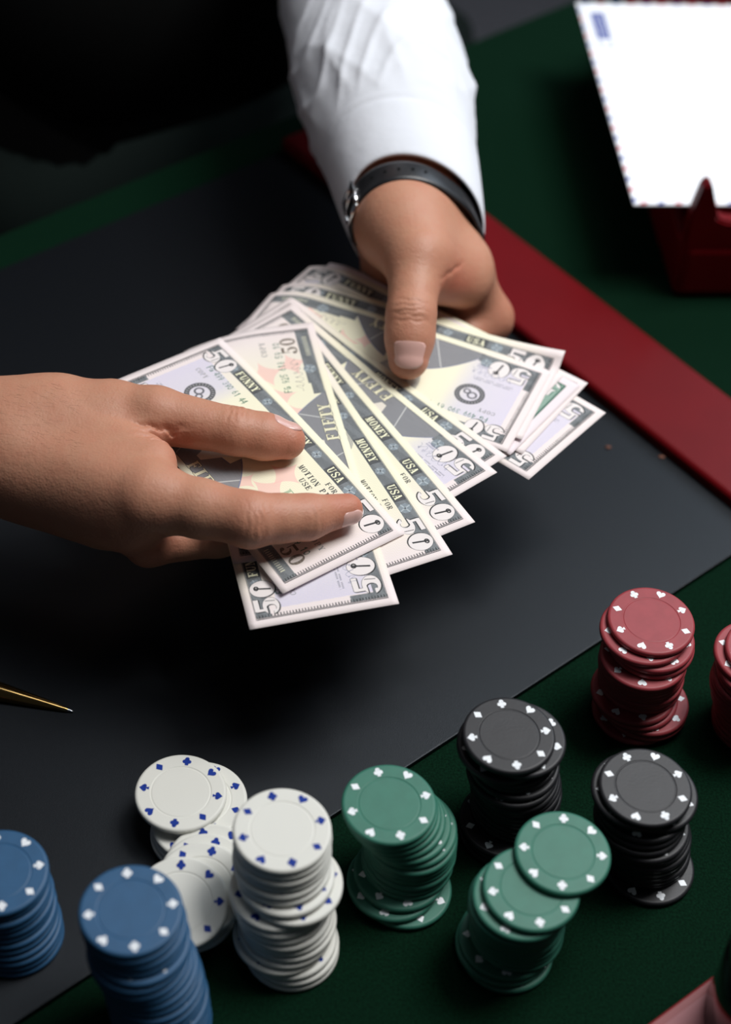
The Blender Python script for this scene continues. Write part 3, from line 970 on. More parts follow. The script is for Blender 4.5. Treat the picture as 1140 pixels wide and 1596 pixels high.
# ---- right hand (enters at the left edge): back of the hand up, thumb and index finger on top of the notes
ZT = FAN_Z + 13.2 * LAYER + 0.0035          # about the top of the upper note
RH = dict(
    wr=P3(-40, 678, .086), wr2=P3(30, 686, .089),
    t_cmc=P3(95, 657, .094), t_mid=P3(175, 648, .099), t_mcp=P3(243, 648, .104), t_ip=P3(368, 672, .1035), t_tip=P3(447, 687, ZT + 0.0095),
    i_mcp=P3(236, 776, .104), i_pip=P3(390, 810, .1055), i_dip=P3(478, 806, .1005), i_tip=P3(541, 794, ZT + 0.0074),
    m_mcp=P3(203, 808, .090), m_pip=P3(232, 846, .069), m_dip=P3(340, 838, .062), m_tip=P3(410, 830, .062),
    r_mcp=P3(165, 800, .080), r_pip=P3(215, 835, .060), r_dip=P3(300, 810, .055), r_tip=P3(370, 800, .055),
    p_mcp=P3(130, 780, .074), p_pip=P3(170, 800, .057), p_dip=P3(240, 790, .052), p_tip=P3(300, 780, .052))


def fn_right(P):
    k = RH
    elbow = P3(-330, 650, .075)
    palm = rcone(P, elbow, k['wr'], .034, .0215)
    w1 = k['wr2'] + np.array([0, .007, .002]); w2 = k['wr2'] + np.array([0, -.011, -.004])
    palm = smin(palm, rcone(P, k['wr'] + np.array([0, .0055, .001]), w1, .0190, .0190), .012)
    palm = smin(palm, rcone(P, k['wr'] + np.array([0, -.0065, -.002]), w2, .0190, .0190), .012)
    for m, r0, r1 in (('i_mcp', .017, .0128), ('m_mcp', .0165, .0130), ('r_mcp', .0165, .0125), ('p_mcp', .016, .0115)):
        st = w1 * .35 + w2 * .65 if m in 'i_mcp' else w2
        palm = smin(palm, rcone(P, st, k[m], r0, r1), .016)
    palm = smin(palm, rcone(P, w1, k['t_cmc'], .0185, .0170), .014)
    # flesh between thumb and index finger
    palm = smin(palm, rcone(P, k['t_cmc'], k['i_mcp'] * .55 + k['t_mcp'] * .45, .016, .0085), .016)
    f = {}
    f['t'] = chain(P, [(k['t_cmc'], .0172), (k['t_mid'], .0162), (k['t_mcp'], .0132), (k['t_ip'], .0106), (k['t_ip'] * .45 + k['t_tip'] * .55, .0104), (k['t_tip'], .0087)])
    f['i'] = chain(P, [(k['i_mcp'], .0142), (k['i_mcp'] * .5 + k['i_pip'] * .5, .0126), (k['i_pip'], .0120), (k['i_pip'] * .45 + k['i_dip'] * .55, .0102), (k['i_dip'], .0098), (k['i_tip'], .0072)])
    f['m'] = chain(P, [(k['m_mcp'], .0125), (k['m_pip'], .0105), (k['m_dip'], .0088), (k['m_tip'], .007)])
    f['r'] = chain(P, [(k['r_mcp'], .0120), (k['r_pip'], .0100), (k['r_dip'], .0085), (k['r_tip'], .007)])
    f['p'] = chain(P, [(k['p_mcp'], .0110), (k['p_pip'], .0088), (k['p_dip'], .0075), (k['p_tip'], .006)])
    kk = dict(t=.010, i=.010, m=.008, r=.008, p=.008)
    d = None
    for n in 'timrp':
        e = smin(palm, f[n], kk[n])
        d = e if d is None else smin(d, e, .0022)
    up = np.array([0, -.25, .97])
    ta = unit(k['t_tip'] - k['t_ip']); d = d + groove(P, k['t_ip'] - ta * .001, ta, unit(np.array([0, .25, .95])), (-.004, -.0015, .001, .0035), depth=.00055)
    ia = unit(k['i_dip'] - k['i_pip']); d = d + groove(P, k['i_pip'], ia, unit(np.array([0, -.7, .7])), (-.005, -.002, .0005, .003), depth=.0005)
    c = P3(252, 703, .1005); a = unit(P3(256, 735, .1) - P3(252, 680, .1)); n = unit(np.array([.1, -.3, .95])); n = unit(n - a * (n @ a))
    d = d + groove(P, c, a, n, (-.006, -.0022, .0015, .005), width=.0008, depth=.0014, span=.011)
    da = unit(k['i_tip'] - k['i_dip']); d = d + groove(P, k['i_dip'], da, unit(np.array([0, -.6, .8])), (-.0015, .0015), depth=.0003)
    return d


# ---- left hand (comes from the top, out of the white sleeve): thumb on top of the fan, fingers below it
ZL = FAN_Z + 7.5 * LAYER
LH = dict(
    wr=P3(643, 343, .101), el=P3(552, -60, .112),
    t_cmc=P3(628, 352, .112), t_mcp=P3(650, 402, .1135), t_ip=P3(641, 492, .1045), t_tip=P3(637, 560, ZL + .0098),
    i_mcp=P3(712, 414, .089), i_pip=P3(759, 496, .0595), i_dip=P3(700, 545, .057), i_tip=P3(640, 548, .060),
    m_mcp=P3(695, 478, .0575), m_pip=P3(742, 540, .047), m_dip=P3(690, 572, .050), m_tip=P3(632, 568, .058),
    r_mcp=P3(642, 492, .0500), r_pip=P3(690, 560, .042), r_dip=P3(650, 585, .045), r_tip=P3(607, 568, .057),
    p_mcp=P3(602, 472, .0520), p_pip=P3(630, 545, .042), p_dip=P3(605, 568, .045), p_tip=P3(578, 552, .056))


def fn_left(P):
    k = LH
    ax = unit(k['el'] - k['wr'])
    side = unit(np.cross(ax, np.array([0, 0, 1.0])))           # roughly to the right in the picture
    if side[0] < 0: side = -side
    palm = rcone(P, k['el'], k['wr'] + ax * .05, .036, .026)
    for s in (-1, 1):
        palm = smin(palm, rcone(P, k['wr'] + ax * .05 + side * s * .0075, k['wr'] + side * s * .0072 - ax * .004, .0200, .0190), .02)
    wl, wrr = k['wr'] - side * .009, k['wr'] + side * .009
    for m, st, r0, r1 in (('i_mcp', wrr, .0150, .0145), ('m_mcp', wrr, .0150, .0140), ('r_mcp', wl, .0150, .0135), ('p_mcp', wl, .0155, .0140)):
        palm = smin(palm, rcone(P, st, k[m], r0, r1), .010)
    palm = smin(palm, rcone(P, k['wr'], k['t_cmc'], .020, .019), .016)
    palm = smin(palm, rcone(P, k['t_cmc'], k['t_mcp'], .019, .0150), .014)
    palm = smin(palm, rcone(P, k['t_mcp'] + np.array([.004, .010, -.006]), k['i_mcp'] + np.array([.0, -.004, .004]), .013, .0125), .014)
    palm = smin(palm, rcone(P, P3(664, 430, .101), P3(722, 438, .090), .0120, .0120), .012)
    f = {}
    f['t'] = chain(P, [(k['t_cmc'], .0175), (k['t_mcp'], .0140), (k['t_ip'], .0118), (k['t_ip'] * .5 + k['t_tip'] * .5, .0118), (k['t_tip'], .0100)])
    f['i'] = chain(P, [(k['i_mcp'], .0152), (k['i_pip'], .0138), (k['i_dip'], .0095), (k['i_tip'], .0075)])
    f['m'] = chain(P, [(k['m_mcp'], .0140), (k['m_pip'], .0112), (k['m_dip'], .0092), (k['m_tip'], .0075)])
    f['r'] = chain(P, [(k['r_mcp'], .0135), (k['r_pip'], .0108), (k['r_dip'], .0088), (k['r_tip'], .0072)])
    f['p'] = chain(P, [(k['p_mcp'], .0125), (k['p_pip'], .0095), (k['p_dip'], .0080), (k['p_tip'], .0066)])
    kk = dict(t=.008, i=.010, m=.008, r=.008, p=.008)
    d = None
    for n in 'timrp':
        e = smin(palm, f[n], kk[n])
        d = e if d is None else smin(d, e, .0022)
    ta = unit(k['t_tip'] - k['t_ip']); up = unit(np.array([0, -.45, .9]) - ta * (np.array([0, -.45, .9]) @ ta))
    d = d + groove(P, k['t_ip'], ta, up, (-.0055, -.003, -.0005, .002, .0045), depth=.0006, span=.008)
    # creases of the web beside the thumb
    c = P3(712, 442, .102); a = unit(P3(735, 480, .09) - P3(690, 420, .105)); n = unit(np.array([.2, -.5, .8]))
    n = unit(n - a * (n @ a))
    d = d + groove(P, c, a, n, (-.007, .0035, .010), width=.0011, depth=.0010, span=.011)
    return d


def flush_of(v, spots):
    f = np.zeros(len(v))
    for c, r, a in spots:
        f += a * np.exp(-((v - c) ** 2).sum(1) / r ** 2)
    return f


def tube(path, radii, seg=28, squash=1.0):
    """rings swept along a path"""
    path = [np.array(p, float) for p in path]
    vs, fs = [], []
    for i, p in enumerate(path):
        t = unit(path[min(i + 1, len(path) - 1)] - path[max(i - 1, 0)])
        s = np.cross(t, [0, 0, 1.0]); s = unit(s) if np.linalg.norm(s) > 1e-4 else np.array([1.0, 0, 0])
        w = np.cross(s, t)
        for k in range(seg):
            a = 2 * pi * k / seg
            vs.append(p + radii[i] * (s * cos(a) + w * sin(a) * squash))
    for i in range(len(path) - 1):
        for k in range(seg):
            fs.append((i * seg + k, i * seg + (k + 1) % seg, (i + 1) * seg + (k + 1) % seg, (i + 1) * seg + k))
    fs.append(tuple(range(seg))[::-1]); fs.append(tuple((len(path) - 1) * seg + k for k in range(seg)))
    return np.array(vs), fs


person = empty('person', uv(0.42, 0.92, -0.75))
tag(person, 'person in white shirt sleeve and black clothes holding out fanned fifty notes with both hands', 'person')


def ppl(name, me, mat):
    o = link(name, me, mat, person)
    o.matrix_parent_inverse = Matrix.Translation([-c for c in person.location])
    return o


HS = 0.0008
lo = P3(-70, 690, .07) + np.array([-.004, -.095, -.055]); hi = P3(575, 700, .1) + np.array([.02, .075, .035])
v1, f1 = surface_nets(fn_right, lo, hi, HS)
lo2 = np.array([P3(530, 400, .08)[0] - .012, P3(640, 600, .08)[1] - .012, .034]); hi2 = np.array([P3(800, 480, .08)[0] + .012, P3(640, 200, .12)[1] + .035, .165])
v2, f2 = surface_nets(fn_left, lo2, hi2, HS)
k = RH
fl1 = flush_of(v1, [(k['t_tip'], .012, .7), (k['i_tip'], .012, .75), (k['i_pip'], .012, .5), (k['t_ip'], .010, .25), (k['m_pip'], .016, .6), (k['m_mcp'], .014, .45),
                    (P3(275, 715, .098), .013, .7), (k['i_mcp'], .013, .2), (k['i_dip'], .01, .35)])
k = LH
fl2 = flush_of(v2, [(k['t_tip'], .013, .55), (P3(705, 455, .10), .016, .75), (k['i_pip'], .018, .5), (k['t_ip'], .010, .35), (k['t_mcp'], .012, .15), (k['i_mcp'], .012, .25)])
# arms and trunk under the clothes (plain: the clothes hide them)
sh_r, sh_l = np.array([-.46, 1.02, .56]), np.array([-.06, 1.22, .58])
el_r, el_l = np.array([-.50, .70, .12]), P3(535, -190, .13)
bod = [tube([P3(-62, 678, .085), P3(-180, 665, .08), P3(-330, 660, .075) * .5 + el_r * .5, el_r, el_r * .5 + sh_r * .5, sh_r], [.021, .025, .036, .043, .046, .055]),
       tube([LH['wr'] + unit(LH['el'] - LH['wr']) * .06, P3(566, 20, .115), el_l, el_l * .5 + sh_l * .5, sh_l], [.025, .033, .040, .045, .055]),
       tube([np.array([-.26, 1.17, -.10]), np.array([-.26, 1.16, .15]), np.array([-.26, 1.15, .40]), np.array([-.26, 1.14, .58]), np.array([-.26, 1.12, .66]), np.array([-.26, 1.10, .74])],
            [.15, .15, .18, .17, .065, .055])]
VV, FF, FL = [v1, v2], [f1.tolist(), (f2 + len(v1)).tolist()], [fl1, fl2]
nv = len(v1) + len(v2)
for bv, bf in bod:
    VV.append(bv); FF.append([tuple(i + nv for i in f) for f in bf]); FL.append(np.zeros(len(bv))); nv += len(bv)
me = bpy.data.meshes.new('body')
me.from_pydata(np.concatenate(VV).tolist(), [], sum(FF, []))
me.polygons.foreach_set('use_smooth', [True] * len(me.polygons))
at_ = me.attributes.new('flush', 'FLOAT', 'POINT'); at_.data.foreach_set('value', np.concatenate(FL).astype(np.float32))
me.update()
body = ppl('body', me, M['skin'])


def nail(fn, c, axis, up, length, width, r, lift=.0001):
    """a fingernail: a small curved plate laid onto the skin around c"""
    axis = unit(axis); up = unit(up - axis * (up @ axis)); side = np.cross(axis, up)
    n, m = 14, 14
    vs, fs, keep = [], [], {}
    for j in range(n + 1):
        for i in range(m + 1):
            a, b = 2 * i / m - 1, 2 * j / n - 1
            # square to superellipse
            q = max(abs(a), abs(b)); l = (abs(a) ** 2.7 + abs(b) ** 2.7) ** (1 / 2.7) or 1
            a, b = a * q / l, b * q / l
            th = a * width / 2 / r
            d = up * cos(th) + side * sin(th)
            p = c + axis * b * length / 2 + d * (r + .006)
            for _ in range(25):
                p = p - d * float(fn(p[None, :])[0]) * .8
            vs.append(p + d * (lift - .00025 + .0006 * (1 - a ** 4) * (1 - max(0, -b) ** 4) + .0003 * max(0, b)))
    for j in range(n):
        for i in range(m):
            fs.append((j * (m + 1) + i, j * (m + 1) + i + 1, (j + 1) * (m + 1) + i + 1, (j + 1) * (m + 1) + i))
    me = mesh('fingernail', vs, fs)
    o = ppl('fingernail', me, M['nail'])
    sm = o.modifiers.new('thick', 'SOLIDIFY'); sm.thickness = .0004; sm.offset = -1
    return o


# fine hair on the back of the bare wrist
hv, hf = [], []
hr = np.random.default_rng(3)
for _ in range(260):
    px, py = hr.uniform(-20, 120), hr.uniform(596, 790)
    o_ = P3(px, py, .14); d_ = unit(o_ - CAMC)
    p_ = o_.copy()
    for _i in range(40):
        q = float(fn_right(p_[None, :])[0])
        if q < .0001: break
        p_ = p_ + d_ * max(q * .9, .0001)
    if q > .0005: continue
    L_ = hr.uniform(.003, .007); di = unit(np.array([.75, hr.uniform(-.65, .1), .18]))
    w_ = np.array([0, 0, 1.0]) * .00002 + np.array([0, 1, 0]) * .000018
    b_ = len(hv)
    for t_ in (0, .35, .7, 1):
        c_ = p_ + di * L_ * t_ + np.array([0, 0, -.0012]) * t_ * t_ - d_ * .0002
        hv += [c_ - w_ * (1 - .8 * t_), c_ + w_ * (1 - .8 * t_)]
    hf += [(b_ + 2 * i, b_ + 2 * i + 1, b_ + 2 * i + 3, b_ + 2 * i + 2) for i in range(3)]
tag(ppl('wrist_hair', mesh('wrist_hair', hv, hf), M['hair']), kind='stuff')

k = LH
ta = k['t_tip'] - k['t_ip']
nail(fn_left, k['t_tip'] - unit(ta) * .001, ta, np.array([0.0, -.42, .9]), .0140, .0170, .0100, 0.00002)
k = RH
ta = k['t_tip'] - k['t_ip']
nail(fn_right, k['t_tip'] - unit(ta) * .0015, ta, np.array([-.05, .55, .83]), .0150, .0135, .0090, 0.00002)
ia = k['i_tip'] - k['i_dip']
nail(fn_right, k['i_tip'] - unit(ia) * .001, ia, np.array([0.1, -.97, .12]), .0115, .0095, .0070, 0.00002)

# ---- clothes
ax = unit(LH['el'] - LH['wr'])
sd = unit(np.cross(ax, np.array([0, 0, 1.0])))
if sd[0] < 0: sd = -sd
upv = unit(np.cross(sd, ax)); upv = upv if upv[2] > 0 else -upv
W0 = LH['wr']


def sleeve_mesh():
    seg, rows = 180, 170
    vs, fs = [], []
    c0 = W0 + ax * .009 + sd * .0008
    c1 = P3(560, -15, .112); c2 = el_l
    path = []
    for r in range(rows + 1):
        t = r / rows
        if t < .7:
            p = c0 + (c1 - c0) * (t / .7)
        else:
            p = c1 + (c2 - c1) * ((t - .7) / .3)
        path.append(p)
    def ringpt(r, a, off):
        t = r / rows
        rx = .0358 + .0142 * min(1, t / .42) ** .8 - .001 * t
        ry = .0325 + .0135 * min(1, t / .42) ** .8 - .001 * t + .006 * max(0, -sin(a)) * max(0, 1 - t / .5)
        cuff = t < .17
        w = 0
        if not cuff:
            q = min(1, (t - .17) / .06)
            ph = 2.4 * sin(a + .9) + 1.1 * sin(2 * a - .4)
            f1 = (1 - abs(sin(13 * t + ph))) ** 1.5                      # long slanting folds
            f2 = (1 - abs(sin(29 * t - 1.7 * ph + 1.5 * sin(3 * a)))) ** 2
            f3 = (1 - abs(sin(4.5 * a + 9 * t + 1.2 * sin(12 * t)))) ** 2
            near = math.exp(-((t - .30) / .15) ** 2)
            w = q * (.0012 * f1 + (.0004 + .0014 * near) * f2 + (.0003 + .0012 * near) * f3) - .0010 * q + .0022 * q * near
        else:
            w = .0004 * sin(3 * a + 1) - (.0007 if abs(t - .15) < .008 else 0)   # stitched line
        tilt = (.015 * sin(a) - .010 * cos(a) - .010) * max(0, 1 - t / .26)              # the cuff's mouth is cut a little askew
        return path[r] + sd * cos(a) * (rx + w + off) + upv * sin(a) * (ry + w + off) + ax * tilt
    for r in range(rows + 1):
        for k in range(seg):
            vs.append(ringpt(r, 2 * pi * k / seg, 0.0))
    inn = 14
    for r in range(inn + 1):
        for k in range(seg):
            vs.append(ringpt(r, 2 * pi * k / seg, -.0012) - (ax * .0006 if r == 0 else 0))
    for r in range(rows):
        for k in range(seg):
            k2 = (k + 1) % seg
            fs.append((r * seg + k, r * seg + k2, (r + 1) * seg + k2, (r + 1) * seg + k))
    o = (rows + 1) * seg
    for r in range(inn):
        for k in range(seg):
            k2 = (k + 1) % seg
            fs.append((o + r * seg + k, o + (r + 1) * seg + k, o + (r + 1) * seg + k2, o + r * seg + k2))
    for k in range(seg):
        k2 = (k + 1) % seg
        fs.append((k, o + k, o + k2, k2))
    return mesh('shirt_sleeve', vs, fs)


ppl('shirt_sleeve', sleeve_mesh(), M['shirt'])
vv, ff = tube([el_l + (sh_l - el_l) * t for t in (-.02, .3, .6, 1.0)], [.056, .06, .066, .075])
ppl('shirt_sleeve', mesh('upper_sleeve', vv, ff), M['shirt'])
vv, ff = tube([el_r + (P3(-330, 660, .075) - el_r) * .25, el_r, el_r * .5 + sh_r * .5, sh_r], [.052, .056, .062, .075])
ppl('shirt_sleeve', mesh('right_sleeve', vv, ff), M['shirt'])


def elliptic(name, rows, mat, seg=72):
    vs, fs = [], []
    for i, (cx, cy, z, rx, ry) in enumerate(rows):
        for k in range(seg):
            a = 2 * pi * k / seg
            w = 1 + .02 * sin(5 * a + i) + .012 * sin(11 * a - 2 * i)
            q = U * cos(a) * rx * w + V * sin(a) * ry * w
            vs.append((cx + q[0], cy + q[1], z))
    for i in range(len(rows) - 1):
        for k in range(seg):
            k2 = (k + 1) % seg
            fs.append((i * seg + k, i * seg + k2, (i + 1) * seg + k2, (i + 1) * seg + k))
    fs.append(tuple(range(seg))[::-1]); fs.append(tuple((len(rows) - 1) * seg + k for k in range(seg)))
    return ppl(name, mesh(name, vs, fs), mat)


tc = uv(0.47, 0.945)
elliptic('vest', [(-.20 , 1.10, -.06, .19, .135), (-.21, 1.10, .10, .185, .13), (-.235, 1.11, .28, .195, .135), (-.25, 1.12, .45, .215, .14), (-.26, 1.12, .57, .19, .11), (-.26, 1.12, .62, .09, .07)], M['vest'])
elliptic('trousers', [(-.12, 1.15, -.75, .26, .13), (-.13, 1.14, -.40, .27, .14), (-.15, 1.12, -.10, .25, .15), (-.19, 1.11, -.02, .20, .142)], M['trousers'])

# ---- wristwatch on its leather strap
watch = empty('wristwatch', tuple(W0))
tag(watch, 'wristwatch on a black leather strap around the wrist below white cuff', 'watch')


def wpart(name, me, mat):
    o = link(name, me, mat, watch)
    o.matrix_parent_inverse = Matrix.Translation([-c for c in watch.location])
    return o


def strap_r(a, x):
    """distance from the wrist axis to the skin in the direction a"""
    d = sd * cos(a) + upv * sin(a)
    c = W0 + ax * (-.008 + x + .005 * sin(a) + .030 * max(0, -sin(a)) - .003 * cos(a))
    lo_, hi_ = .015, .05
    for _ in range(18):
        m_ = (lo_ + hi_) / 2
        if fn_left((c + d * m_)[None, :])[0] < 0: lo_ = m_
        else: hi_ = m_
    return lo_


SR = [max(strap_r(2 * pi * i / 48, x) for x in (-.004, 0, .0078)) for i in range(48)]
SR = [max(SR[i], (SR[i - 1] + SR[i] + SR[(i + 1) % 48]) / 3) + .0008 for i in range(48)]


def on_strap(a, x, y):
    q = (a % (2 * pi)) / (2 * pi) * 48
    i = int(q); f = q - i
    r = SR[i % 48] * (1 - f) + SR[(i + 1) % 48] * f
    return W0 + ax * (-.008 + x + .005 * sin(a) + .030 * max(0, -sin(a)) - .003 * cos(a)) + (sd * cos(a) + upv * sin(a)) * (r + y)


def strap_mesh():
    seg = 96
    vs, fs = [], []
    prof = [(-.0075, .0), (-.0072, .0010), (-.005, .0016), (.005, .0016), (.0072, .0010), (.0075, .0), (.006, -.0003), (-.006, -.0003)]
    for k in range(seg):
        for x, y in prof:
            vs.append(on_strap(2 * pi * k / seg, x, y))
    n = len(prof)
    for k in range(seg):
        k2 = (k + 1) % seg
        for i in range(n):
            fs.append((k * n + i, k * n + (i + 1) % n, k2 * n + (i + 1) % n, k2 * n + i))
    return mesh('strap', vs, fs)


wpart('strap', strap_mesh(), M['leather'])


# strap holes on the upper side
for i in range(5):
    a = radians(128 - i * 11)
    c = on_strap(a, 0, .0018)
    nrm = unit(sd * cos(a) / .0305 + upv * sin(a) / .0228); t1 = unit(np.cross(nrm, ax))
    vs = [c + nrm * .0001 + .0009 * (ax * cos(q) + t1 * sin(q)) for q in np.linspace(0, 2 * pi, 12, endpoint=False)]
    wpart('strap_hole', mesh('strap_hole', vs, [tuple(range(12))], False), M['vest'])
# buckle: a bent steel frame and its pin
a0, a1 = radians(146), radians(166)
loop = [on_strap(a0, -.0090, .0026), on_strap(a0, .0084, .0026), on_strap(a1, .0084, .0026), on_strap(a1, -.0090, .0026)]
vsum, fsum = [], []
for i in range(4):
    v_, f_ = tube([loop[i], loop[i] * .5 + loop[(i + 1) % 4] * .5, loop[(i + 1) % 4]], [.0011] * 3, 10)
    o_ = len(vsum); vsum += list(v_); fsum += [tuple(q + o_ for q in f) for f in f_]
wpart('buckle', mesh('buckle', vsum, fsum), M['steel'])
v_, f_ = tube([on_strap(a1, 0, .0028), on_strap((a0 + a1) / 2, 0, .0032), on_strap(a0 - .06, 0, .0026)], [.0008] * 3, 10)
wpart('buckle_pin', mesh('buckle_pin', v_, f_), M['steel'])
# keeper loop and the case with its dial on the far side of the wrist
for an in (118,):
    pass
vs, fs = [], []
cc = on_strap(radians(-90), .006, .0050)
dn = -upv
for rr_, hh_ in ((.0, .0), (.012, .0), (.0140, .0015), (.0140, .0055), (.0125, .0068), (0, .0068)):
    for k_ in range(40):
        q = 2 * pi * k_ / 40
        vs.append(cc + dn * hh_ + (sd * cos(q) + ax * sin(q)) * max(rr_, 1e-5))
for i in range(5):
    for k_ in range(40):
        fs.append((i * 40 + k_, i * 40 + (k_ + 1) % 40, (i + 1) * 40 + (k_ + 1) % 40, (i + 1) * 40 + k_))
wpart('watch_case', mesh('watch_case', vs, fs), M['steel'])

# ------------------------------------------------------------------ letter tray and airmail envelope
EA = radians(7.5)
E1 = np.array([cos(EA), sin(EA), 0.0]); E2 = np.array([-E1[1], E1[0], 0.0])
EZ = 0.060
EB = np.array(at(988, 319, EZ))


def epoint(a, b, z):
    p = EB + E1 * a + E2 * b
    return (p[0], p[1], z)


def eprism(name, poly, z0, z1, mat, parent, bevel=0.0, seg=3):
    bm = prism_bm([epoint(a, b, 0)[:2] for a, b in poly], z0, z1, bevel, seg)
    o = link(name, from_bm(name, bm), mat, parent)
    if parent is not None: o.matrix_parent_inverse = Matrix.Translation([-c for c in parent.location])
    return o


def rect(a0, a1, b0, b1):
    return [(a0, b0), (a1, b0), (a1, b1), (a0, b1)]


tray = empty('letter_tray', epoint(0.12, 0.1, 0))
tag(tray, 'red lacquered wooden letter tray under the white airmail envelope', 'letter tray')
TA0, TA1 = 0.0315, 0.30
eprism('base', rect(TA0, TA1, -0.0125, 0.245), 0.0, 0.040, M['redwood'], tray, 0.006, 4)
eprism('bottom_board', rect(TA0 + .010, TA1 - .01, 0.000, 0.232), 0.038, 0.0585, M['redwood'], tray, 0.001, 2)
eprism('back_panel', rect(TA0 + .002, TA1, 0.2235, 0.233), 0.038, 0.070, M['redwood'], tray, 0.003, 3)
# front corner post: high at the corner, sloping down to the low front lip
fv = []
prof = [(0.0, 0.036), (0.0, 0.060), (0.0035, 0.0815), (0.0065, 0.0835), (0.0085, 0.0815), (0.0165, 0.0590), (0.022, 0.0565), (0.245, 0.0565), (0.245, 0.036)]
bm = bmesh.new()
for b in (-0.0120, -0.0022):
    fv.append([bm.verts.new(epoint(TA0 + a, b, z)) for a, z in prof])
bm.faces.new(fv[0]); bm.faces.new(fv[1][::-1])
for i in range(len(prof)):
    j = (i + 1) % len(prof)
    bm.faces.new((fv[0][i], fv[1][i], fv[1][j], fv[0][j]))
bmesh.ops.recalc_face_normals(bm, faces=bm.faces)
bmesh.ops.bevel(bm, geom=list(bm.edges), offset=0.0014, segments=2, affect='EDGES')
o = link('front_panel', from_bm('front_panel', bm), M['redwood'], tray)
o.matrix_parent_inverse = Matrix.Translation([-c for c in tray.location])

EW, EL = 0.110, 0.220
env = eprism('envelope', rect(0, EW, 0, EL), EZ - 0.0012, EZ, M['envelope'], None, 0.0003, 1)
tag(env, 'white airmail envelope edged with red and blue stripes on the red letter tray', 'envelope')
# striped edge: slanted bars printed along all four sides
bars = {'blue': [], 'red': []}


def bar(kind, pts):
    bars[kind].append(pts)


st, wd = 0.0103, 0.0021
n = int(EL / st)
for i in range(n):
    b0 = i * st + .0015
    kd = 'blue' if i % 2 == 0 else 'red'
    bar(kd, [(0.0002, b0), (wd, b0 + .0016), (wd, b0 + .0056), (0.0002, b0 + .0040)])
    bar(kd, [(EW - wd, b0), (EW - .0002, b0 + .0016), (EW - .0002, b0 + .0056), (EW - wd, b0 + .0040)])
n = int(EW / st)
for i in range(n):
    a0 = i * st + .0035
    kd = 'red' if i % 2 == 0 else 'blue'
    bar(kd, [(a0, .0002), (a0 + .0040, .0002), (a0 + .0056, wd), (a0 + .0016, wd)])
    bar('blue' if kd == 'red' else 'red', [(a0, EL - wd), (a0 + .0040, EL - wd), (a0 + .0056, EL - .0002), (a0 + .0016, EL - .0002)])
for kd, L in bars.items():
    vs, fs = [], []
    for pts in L:
        fs.append(tuple(range(len(vs), len(vs) + 4)))
        vs += [epoint(a, b, EZ + .00006) for a, b in pts]
    o = link(kd + '_stripes', mesh(kd + '_stripes', vs, fs, False), M['print_' + kd], env)
# blue airmail label with pale lines and a small outline below it
vs = [epoint(a, b, EZ + .00006) for a, b in rect(.0075, .0165, .176, .2075)]
link('airmail_label', mesh('airmail_label', vs, [(0, 1, 2, 3)], False), M['stampblue'], env)
vs, fs = [], []
for j, (a0, a1) in enumerate(((.0095, .0103), (.0115, .0127), (.0140, .0148))):
    for i in range(7):
        b0 = .1785 + i * .0039
        fs.append(tuple(range(len(vs), len(vs) + 4)))
        vs += [epoint(a, b, EZ + .0001) for a, b in rect(a0, a1, b0, b0 + .0022)]
link('label_lettering', mesh('label_lettering', vs, fs, False), M['envelope'], env)
vs, fs = [], []
for (a0, a1, b0, b1) in ((.0080, .0088, .1665, .1745), (.0155, .0163, .1665, .1745), (.0080, .0163, .166, .1668)):
    fs.append(tuple(range(len(vs), len(vs) + 4)))
    vs += [epoint(a, b, EZ + .00006) for a, b in rect(a0, a1, b0, b1)]
link('label_outline', mesh('label_outline', vs, fs, False), M['stampblue'], env)

# ------------------------------------------------------------------ pen on the pad
tip = np.array(at(115, 1109, 0.0038)); back = np.array(at(-260, 1010, 0.0085))
pd = unit(back - tip)
pen = empty('pen', tuple(tip))
tag(pen, 'black pen with a gold point lying on the pad at the left edge', 'pen')


def lathe_along(name, prof, mat):
    me = lathe(name, prof, 36)
    q = Vector(pd).to_track_quat('Z', 'Y').to_matrix().to_4x4()
    me.transform(q)
    o = link(name, me, mat, pen)
    return o


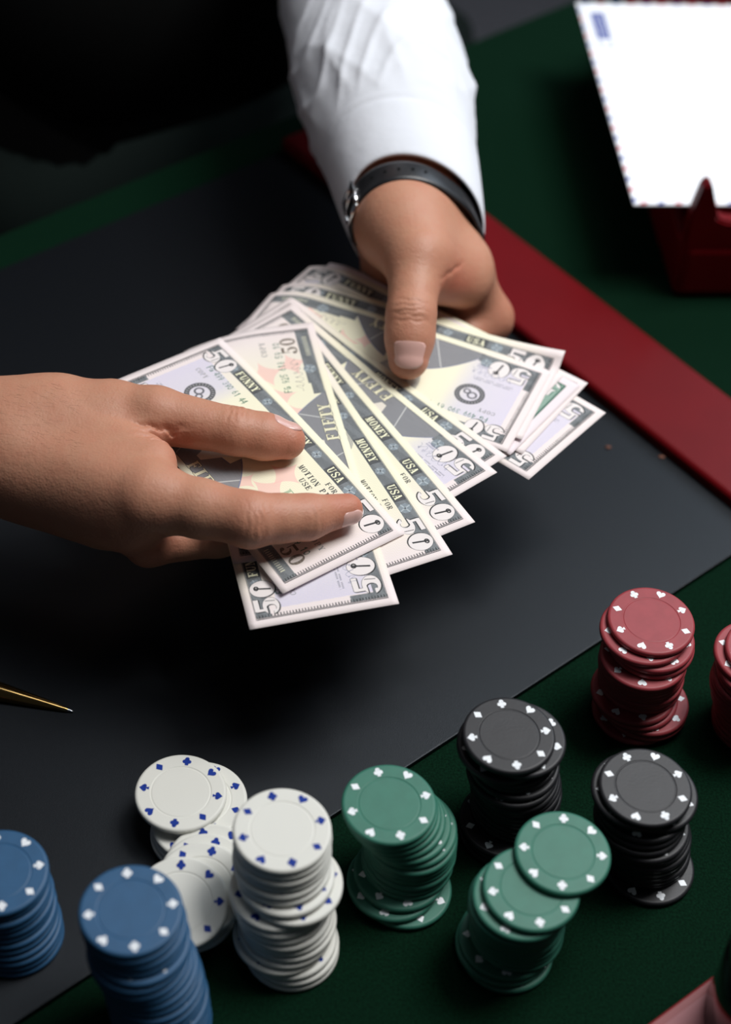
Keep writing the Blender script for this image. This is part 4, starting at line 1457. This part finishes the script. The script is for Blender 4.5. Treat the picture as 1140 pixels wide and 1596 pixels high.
lathe_along('point', [(0, 0), (.0004, .0001), (.0006, .0012), (.0009, .0030)], M['steel'])
lathe_along('gold_cone', [(.0009, .0028), (.0012, .0035), (.0022, .012), (.0036, .026), (.0046, .036), (.0050, .042), (.0052, .043), (.0050, .0445)], M['gold'])
lathe_along('barrel', [(.0047, .044), (.0050, .050), (.0054, .080), (.0054, .100), (.0050, .135), (.0040, .139), (0, .1395)], M['penblack'])
lathe_along('band', [(.0055, .078), (.0057, .0785), (.0057, .081), (.0055, .0815)], M['gold'])

# ------------------------------------------------------------------ card box and bottle at the near right corner
KZ = 0.018
kp = [np.array(at(*p, KZ)) for p in ((1010, 1596), (1112, 1520))]
kd = unit(kp[1] - kp[0]); kn = np.array([kd[1], -kd[0], 0])
k0 = kp[0] - kd * .02


def kbox(name, a0, a1, b0, b1, z0, z1, mat, parent, bevel=0.0):
    pts = [(k0 + kd * a + kn * b)[:2] for a, b in ((a0, b0), (a0, b1), (a1, b1), (a1, b0))]
    bm = prism_bm([tuple(p) for p in pts], z0, z1, bevel, 2)
    return link(name, from_bm(name, bm), mat, parent)


box = kbox('card_box', 0, .0635, 0, .089, 0.0, KZ, M['card_red'], None, .001)
tag(box, 'red playing card box with a pink face lying at near right corner', 'card box')
kbox('face_print', .0035, .0600, .0042, .0850, KZ - .0002, KZ + .00015, M['card_pink'], box)
kbox('lid_flap', -.0006, .0002, .004, .085, .002, KZ - .002, M['card_red'], box)

bt = np.array(at(1245, 1640, 0.0)); 
bottle = empty('bottle', (bt[0], bt[1], 0))
tag(bottle, 'dark green glass bottle standing at the near right corner of the view', 'bottle')
br = np.linalg.norm((bt - np.array(at(1087, 1640, 0.0)))[:2])
link('glass_body', lathe('glass_body', [(0, .002), (br * .55, .003), (br * .75, .0), (br * .92, .0), (br, .004), (br, .085), (br * .95, .100), (br * .62, .122), (br * .42, .140), (br * .38, .175), (br * .44, .176), (br * .44, .184), (0, .184)], 64), M['bottle'], bottle)
link('label', lathe('label', [(br + .0002, .020), (br + .0003, .0201), (br + .0003, .0649), (br + .0002, .065)], 64), M['penblack'], bottle)
